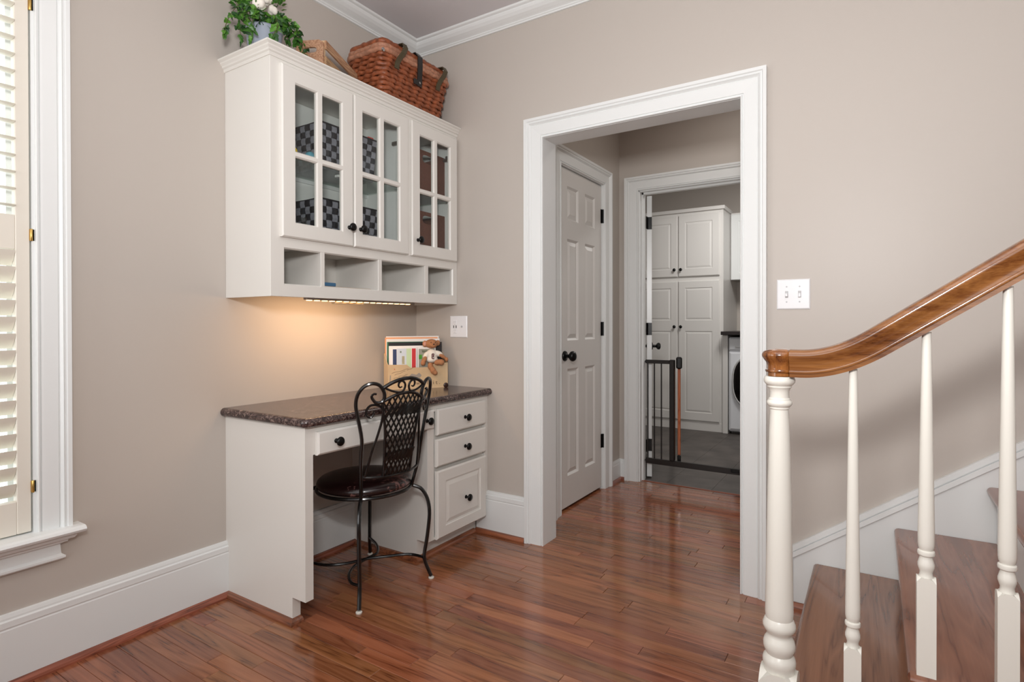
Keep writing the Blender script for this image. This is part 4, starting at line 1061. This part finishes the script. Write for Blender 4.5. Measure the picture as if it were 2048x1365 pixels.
# ------------------------------------------------------------------ desk top: file box, papers, bear
CT = .7702
FA = math.atan2(.267, .183)
fb = thing('file_box', 'tan printed file box full of folders standing at an angle on the countertop', 'box', (.118, -.350, CT), FA)
def F(name, g, m, par=None, **k): return ob(name, g, m, par or fb, local=True, **k)
FW, FD = .322, .112
fp = [(0, 0), (FW, 0), (FW, .134), (FW-.075, .130), (FW-.100, .112), (.118, .112), (.100, .128), (0, .130)]
F('front_panel', G().prism(fp, lambda p, q, t: (p, t, q), 0, .003), m_tan)
F('back_panel', G().box(0, FW, FD-.003, FD, 0, .185), m_tan)
sp_ = [(0.003, 0), (FD-.003, 0), (FD-.003, .185), (FD-.02, .185), (.022, .135), (.003, .130)]
for u in (0, FW-.003): F('side_panel', G().prism(sp_, lambda p, q, t: (t, p, q), u, u+.003), m_tan if u else m_tanin)
F('bottom_panel', G().box(.003, FW-.003, .003, FD-.003, 0, .003), m_tan)
F('corner_cap', G().lathe([(.014, -.0015), (.013, -.003), (.009, -.0045), (.001, -.005)], (FW-.011, 0, .012), 'y', 16), m_bead, smooth=True)
for z in (.004, .126): F('border_line', G().box(.004, FW-.004, -.0004, 0, z, z+.0012) if z < .1 else G().box(FW-.075, FW-.006, -.0004, 0, z, z+.0012), m_tanin)
F('border_line', G().box(FW-.010, FW-.0085, -.0004, 0, .02, .126), m_tanin)
def text(body, size, loc, m, par, ext=.0004, rot=(PI/2, 0, 0), sx=1):
    cu = bpy.data.curves.new('t', 'FONT'); cu.body = body; cu.size = size; cu.extrude = ext; cu.resolution_u = 3
    to = bpy.data.objects.new('t', cu); COL.objects.link(to); bpy.context.view_layer.update()
    me = bpy.data.meshes.new_from_object(to.evaluated_get(bpy.context.evaluated_depsgraph_get())); bpy.data.objects.remove(to)
    me.materials.clear(); me.materials.append(m); o = bpy.data.objects.new('lettering', me); COL.objects.link(o); o.parent = par
    o.location = loc; o.rotation_euler = rot; o.scale = (sx, 1, 1); return o
text('w i l l   i t .', .030, (.148, -.0005, .020), m_ink, fb, sx=1.0)
# sketchy printed strokes
rnd = random.Random(4)
for (u, z, L_, a, m_) in ((.02, .085, .09, 14, m_ink), (.035, .075, .06, 20, m_ink), (.055, .066, .05, 12, m_ink), (.03, .058, .07, 8, m_ink), (.10, .098, .05, 24, m_ink)):
    c_, s_ = math.cos(math.radians(a)), math.sin(math.radians(a))
    F('print_stroke', G().tube([(u+L_*f*c_, -.0004, z+L_*f*s_+.002*math.sin(f*9)) for f in [i/8 for i in range(9)]], .0007, 4), m_)
F('print_patch', G().prism([(.105, .062), (.125, .080), (.15, .074), (.165, .084), (.178, .070), (.17, .058), (.14, .064)], lambda p, q, t: (p, t, q), -.0005, 0), m_inkg)
F('print_patch', G().prism([(.030, .108), (.038, .100), (.036, .110)], lambda p, q, t: (p, t, q), -.0005, 0), m_inkr)
F('print_patch', G().prism([(.008, .02), (.013, .02), (.016, .075), (.011, .075)], lambda p, q, t: (p, t, q), -.0005, 0), m_inkg)
def sheet(name, label, cat, u0, u1, v, h, m, th=.002, tilt=0, z0=.004):
    M_ = Matrix.Translation((.118, -.350, CT)) @ Matrix.Rotation(FA, 4, 'Z')
    t = thing(name, label, cat, M_ @ Vector((u0, v, z0)), FA)
    return t, lambda nm, g, mm, **k: ob(nm, g, mm, t, local=True, **k)
def folder(label, cat, name, u0, u1, v, h, m, th=.0015, extra=None):
    t, f = sheet(name, label, cat, u0, u1, v, h, m)
    f('sheet', G().box(0, u1-u0, 0, th, 0, h, .0004), m)
    if extra:
        for (a, b_, c_, d_, mm) in extra: f('print_block', G().box(a, b_, -.0005, 0, c_, d_), mm)
    return t
folder('white folder at the very back of the file box', 'folder', 'paper_folder', .010, .300, .100, .272, m_paper)
folder('orange folder in front of the rearmost white one', 'folder', 'paper_folder', .003, .292, .093, .266, m_orange)
folder('tall white sheet in front of the orange folder', 'paper', 'paper_sheet', .008, .300, .083, .258, m_paper)
folder('green folder beside the black one in the file box', 'folder', 'paper_folder', .010, .24, .072, .243, m_greenf)
folder('glossy black folder in the middle of the file box', 'folder', 'paper_folder', .016, .306, .060, .240, m_blackf, .002)
folder('white backing sheet behind the postcards in the file box', 'paper', 'paper_sheet', .014, .225, .044, .222, m_paper)
folder('white mailer with navy and red stripes and pale map print in the file box', 'mailer', 'mailer', .018, .158, .030, .214, m_paper, .002,
    [(.014, .034, .03, .205, m_navy), (.036, .086, .03, .208, m_paleblue), (.052, .060, .185, .195, m_palegreen), (.062, .076, .125, .168, m_yprint), (.086, .112, .03, .208, m_palegreen), (.115, .136, .02, .208, m_redp)])
folder('small card with a grey and bright green photo next to the striped mailer', 'card', 'photo_card', .165, .262, .026, .212, m_paper, .002,
    [(.004, .092, .02, .205, m_greyphoto), (.004, .022, .150, .174, m_brightgreen), (.022, .05, .186, .198, m_palegreen)])
# bear
M_ = Matrix.Translation((.118, -.350, CT)) @ Matrix.Rotation(FA, 4, 'Z')
bear = thing('teddy_bear', 'small tan teddy bear in a white knit shirt sitting on the file box edge', 'toy', M_ @ Vector((.238, .006, .116)), FA)
def B(name, g, m, vox=None, **k):
    o = ob(name, g, m, bear, local=True, smooth=True, ang=180, **k)
    if vox:
        md = o.modifiers.new('r', 'REMESH'); md.mode = 'VOXEL'; md.voxel_size = vox; md.use_smooth_shade = True
        ms = o.modifiers.new('s', 'SMOOTH'); ms.iterations = 4; ms.factor = .5
    return o
RX = lambda a: Matrix.Rotation(math.radians(a), 3, 'X'); RY = lambda a: Matrix.Rotation(math.radians(a), 3, 'Y')
g = G()
g.ell((0, .016, .120), (.034, .029, .0255)); g.ell((.002, -.012, .112), (.0165, .014, .0125)); 
g.ell((-.036, .018, .120), (.014, .008, .018)); g.ell((.036, .020, .124), (.013, .008, .016))
g.ell((0, .018, .042), (.026, .022, .040))
g.ell((-.045, -.002, .034), (.0125, .0125, .024), RY(28)); g.ell((-.052, -.006, .018), (.013, .013, .014))
g.ell((.055, -.002, .052), (.010, .010, .026), RY(-58)); g.ell((.078, -.003, .034), (.010, .010, .013))
g.ell((-.014, -.018, .000), (.015, .017, .022), RY(-14)); g.ell((-.002, -.026, -.022), (.0155, .018, .022), RY(-24)); g.ell((.008, -.030, -.034), (.013, .015, .012))
g.ell((.028, -.022, .022), (.024, .022, .0155), RY(-14)); g.ell((.040, -.036, .022), (.0165, .013, .0165))
B('body', g, m_fur, .0028)
g = G(); g.ell((0, .014, .058), (.0315, .027, .034)); g.ell((-.030, .008, .060), (.0145, .016, .024), RY(38)); g.ell((.036, .008, .066), (.0155, .016, .028), RY(-66)); g.ell((.0, .014, .036), (.034, .029, .020))
B('shirt', g, m_shirt, .0028)
B('nose', G().ell((.002, -.0255, .118), (.0045, .003, .0035)), m_nose)
for s_ in (-1, 1): B('eye', G().ell((.012*s_+.002, -.0125, .128), (.0025, .002, .0025), n=8, m=6), m_nose)
B('ear_lining', G().ell((-.037, .010, .120), (.009, .003, .012), n=10, m=6), mat('pink_ear', (206, 150, 130), .9))
# block letter on the shirt
gc = G(); out = [(.011, .020), (.008, .024), (-.006, .024), (-.011, .019), (-.011, -.019), (-.006, -.024), (.008, -.024), (.011, -.020), (.011, -.012), (.006, -.012), (.006, -.017), (-.004, -.017), (-.005, -.014), (-.005, .014), (-.004, .017), (.006, .017), (.006, .012), (.011, .012)]
for a, b_ in ((0, 1),):
    k = .62
    N = len(out); vs = []
    for yy in (-.0175, -.0145):
        for p, q in out: vs.append((p*k, yy+abs(p)*.25, .054+q*k))
    gc.add(vs, [(i, (i+1) % N, N+(i+1) % N, N+i) for i in range(N)]+[tuple(range(N)), tuple(range(2*N-1, N-1, -1))])
ob('shirt_letter', gc, m_garnet, bear, local=True, label='dark garnet block letter C')
ob('shirt_emblem', G().ell((.0015, -.0165, .055), (.0035, .0015, .0065), n=10, m=6).ell((.004, -.0165, .061), (.002, .0015, .0025), n=8, m=5), m_garnet, bear, local=True, smooth=True, label='small dark rooster shape inside the letter')

# ------------------------------------------------------------------ laundry room
pc = thing('pantry_cabinet', 'tall grey-white pantry cabinet with four paneled doors in the laundry room', 'cabinet', (.46, 3.9, 0))
PY = 3.565
g = G(); g.box(-.02, .940, PY, 4.249, .0, 2.32); ob('carcass', g, m_door, pc)
ob('top_molding', G().box(-.04, .955, PY-.018, 4.249, 2.285, 2.322, .003), m_door, pc)
ob('base_board', G().box(-.02, .941, PY-.006, PY, 0, .085), m_door, pc)
PP = [(.003, .004), (.010, .005), (.026, .0005)]
for a, b_, k in ((.052, .477, .448), (.486, .905, .516)):
    for c_, d_, hs, kz in ((1.610, 2.255, [(1.690, 2.180)], 1.684), (.100, 1.562, [(.185, 1.035), (1.150, 1.490)], 1.081)):
        g = G(); g.slab(a, b_, c_, d_, .019, [(a+.07, b_-.07, u, v) for u, v in hs], PP, lambda u, v, wv: (u, PY-.019-wv, v), (.006, .005))
        dr = ob('cabinet_door', g, m_door, pc)
        gg = G(); gg.lathe([(.008, 0), (.006, -.012), (.015, -.018), (.017, -.024), (.010, -.030), (.001, -.031)], (k, PY-.019, kz), 'y', 14); ob('knob', gg, m_black, dr, smooth=True)
uc = thing('laundry_wall_cabinet', 'pale wall cabinet over the washer counter in the laundry room', 'cabinet', (1.5, 4.05, 1.578))
ob('carcass', G().box(.942, 2.2, 3.90, 4.249, 1.585, 2.29), m_door, uc)
for a in (.948, 1.40, 1.85):
    ob('cabinet_door', G().slab(a, a+.44, 1.578, 2.275, .019, [(a+.075, a+.365, 1.65, 2.20)], PP, lambda u, v, wv: (u, 3.880-wv, v), (.006, .005)), m_trim, uc)
lc = ob('laundry_counter', G().box(.942, 2.2, 3.43, 4.249, 1.000, 1.035, .004), m_darkctr); tag(lc, 'dark counter above the washing machine', 'countertop')
fpn = ob('filler_panel', G().box(.942, .990, 3.53, 4.24, 0, .999), m_door); tag(fpn, 'narrow white panel between the pantry cabinet and the washer', 'panel')
cn = thing('canister', 'small dark container on the laundry counter by the doorway edge', 'container', (1.135, 3.60, 1.0352))
ob('body', G().lathe([(.03, 0), (.036, .004), (.036, .085), (.032, .092)], (1.135, 3.60, 1.0352), 'z', 20), m_slot, cn, smooth=True)
ob('cap', G().lathe([(.033, .092), (.033, .108), (.028, .112), (.001, .112)], (1.135, 3.60, 1.0352), 'z', 20), m_darkctr, cn, smooth=True)
wm = thing('washing_machine', 'white front-loading washing machine with dark oval door under the counter', 'washer', (1.345, 3.86, 0))
ob('body', G().box(.998, 1.690, 3.535, 4.18, .025, .975, .012), m_washer, wm)
ob('foot', G().box(1.02, 1.67, 3.57, 4.15, 0, .026), m_slot, wm)
ob('front_panel', G().slab(1.004, 1.684, .04, .83, .02, [], [], lambda u, v, wv: (u, 3.516-wv, v), (.02, .01)), m_washer, wm)
ob('control_panel', G().slab(1.004, 1.684, .845, .968, .02, [], [], lambda u, v, wv: (u, 3.516-wv, v), (.012, .008)), m_washer, wm)
ob('dispenser_handle', G().box(1.065, 1.25, 3.505, 3.517, .872, .890, .004), m_washpan, wm)
g = G(); N = 40; O = []; cxw, czw = 1.345, .535
def sup(a, rx, rz): c_, s_ = math.cos(a), math.sin(a); return (cxw+rx*(abs(c_)**.75)*(1 if c_ > 0 else -1), czw+rz*(abs(s_)**.75)*(1 if s_ > 0 else -1))
vs = []
for (rx, rz, yy) in ((.308, .290, 3.515), (.308, .290, 3.492), (.300, .283, 3.484), (.292, .276, 3.488)):
    for k in range(N): u, v = sup(2*PI*k/N, rx, rz); vs.append((u, yy, v))
fs = [(i*N+k, i*N+(k+1) % N, (i+1)*N+(k+1) % N, (i+1)*N+k) for i in range(3) for k in range(N)]
dr = ob('door_ring', G().add(vs, fs), m_washpan, wm, smooth=True)
vs = []
for (f_, yy) in ((1, 3.489), (.9, 3.478), (.6, 3.468), (.2, 3.464)):
    for k in range(N): u, v = sup(2*PI*k/N, .292*f_, .276*f_); vs.append((u, yy, v))
fs = [(i*N+k, i*N+(k+1) % N, (i+1)*N+(k+1) % N, (i+1)*N+k) for i in range(3) for k in range(N)]+[tuple(3*N+k for k in range(N))]
ob('door_glass', G().add(vs, fs), m_washgl, dr, smooth=True)

# ------------------------------------------------------------------ baby gate
gt = thing('baby_gate', 'dark bronze pressure gate with a beech rail, standing open in the laundry doorway', 'gate', (1.25, 1.43, 0))
GY = 1.432
ob('bottom_bar', G().box(.872, 1.640, GY-.012, GY+.012, .124, .162, .003), m_gate, gt)
ob('top_bar', G().box(.872, 1.045, GY-.012, GY+.012, .832, .858, .003), m_gate, gt)
for z in (.143, .845):
    g = G(); g.lathe([(.019, 0), (.019, .004), (.008, .007), (.006, .010), (.006, .022)], (.8545, GY, z), 'x', 14); ob('wall_cup', g, m_gate, gt, smooth=True)
    if z < .5:
        g = G(); g.lathe([(.006, -.022), (.006, -.010), (.008, -.007), (.019, -.004), (.019, 0)], (1.661, GY, z), 'x', 14); ob('wall_cup', g, m_gate, gt, smooth=True)
for x in (.886, .934, .984): ob('rod', G().tube([(x, GY, .16), (x, GY, .835)], .0052, 8), m_gate, gt, smooth=True)
ob('gate_post', G().box(1.044, 1.078, GY-.016, GY+.016, .162, .862, .004), m_gate, gt)
ob('bracket', G().box(1.45, 1.50, GY-.016, GY+.016, .136, .160, .003), m_black, gt)
e = Vector((1.098, GY+.035, 0)); de = Vector((e.x-2.24495, e.y+2.48384, 0)).normalized(); ne = Vector((de.y, -de.x, 0))
lf = None
def leafbox(a0, a1, w, z0, z1, bev=.002):
    gg = G().box(a0, a1, -w/2, w/2, z0, z1, bev); gg.v = [e+de*v.x+ne*v.y+Vector((0, 0, v.z)) for v in gg.v]; return gg
ob('latch', leafbox(-.03, .05, .040, .800, .880, .008), m_black, gt)
ob('wood_stile', leafbox(.0, .045, .020, .195, .80, .005), m_gatewood, gt, label='orange beech stile')
ob('stile_foot', leafbox(-.004, .03, .024, .128, .197, .004), m_black, gt)
for k in range(6): ob('rod', leafbox(.10+k*.075, .110+k*.075, .010, .19, .82), m_gate, gt)
for z0_, z1_ in ((.175, .195), (.815, .84)): ob('leaf_rail', leafbox(.045, .56, .018, z0_, z1_), m_gate, gt)
ob('wood_stile', leafbox(.54, .585, .020, .195, .80, .005), m_gatewood, gt)
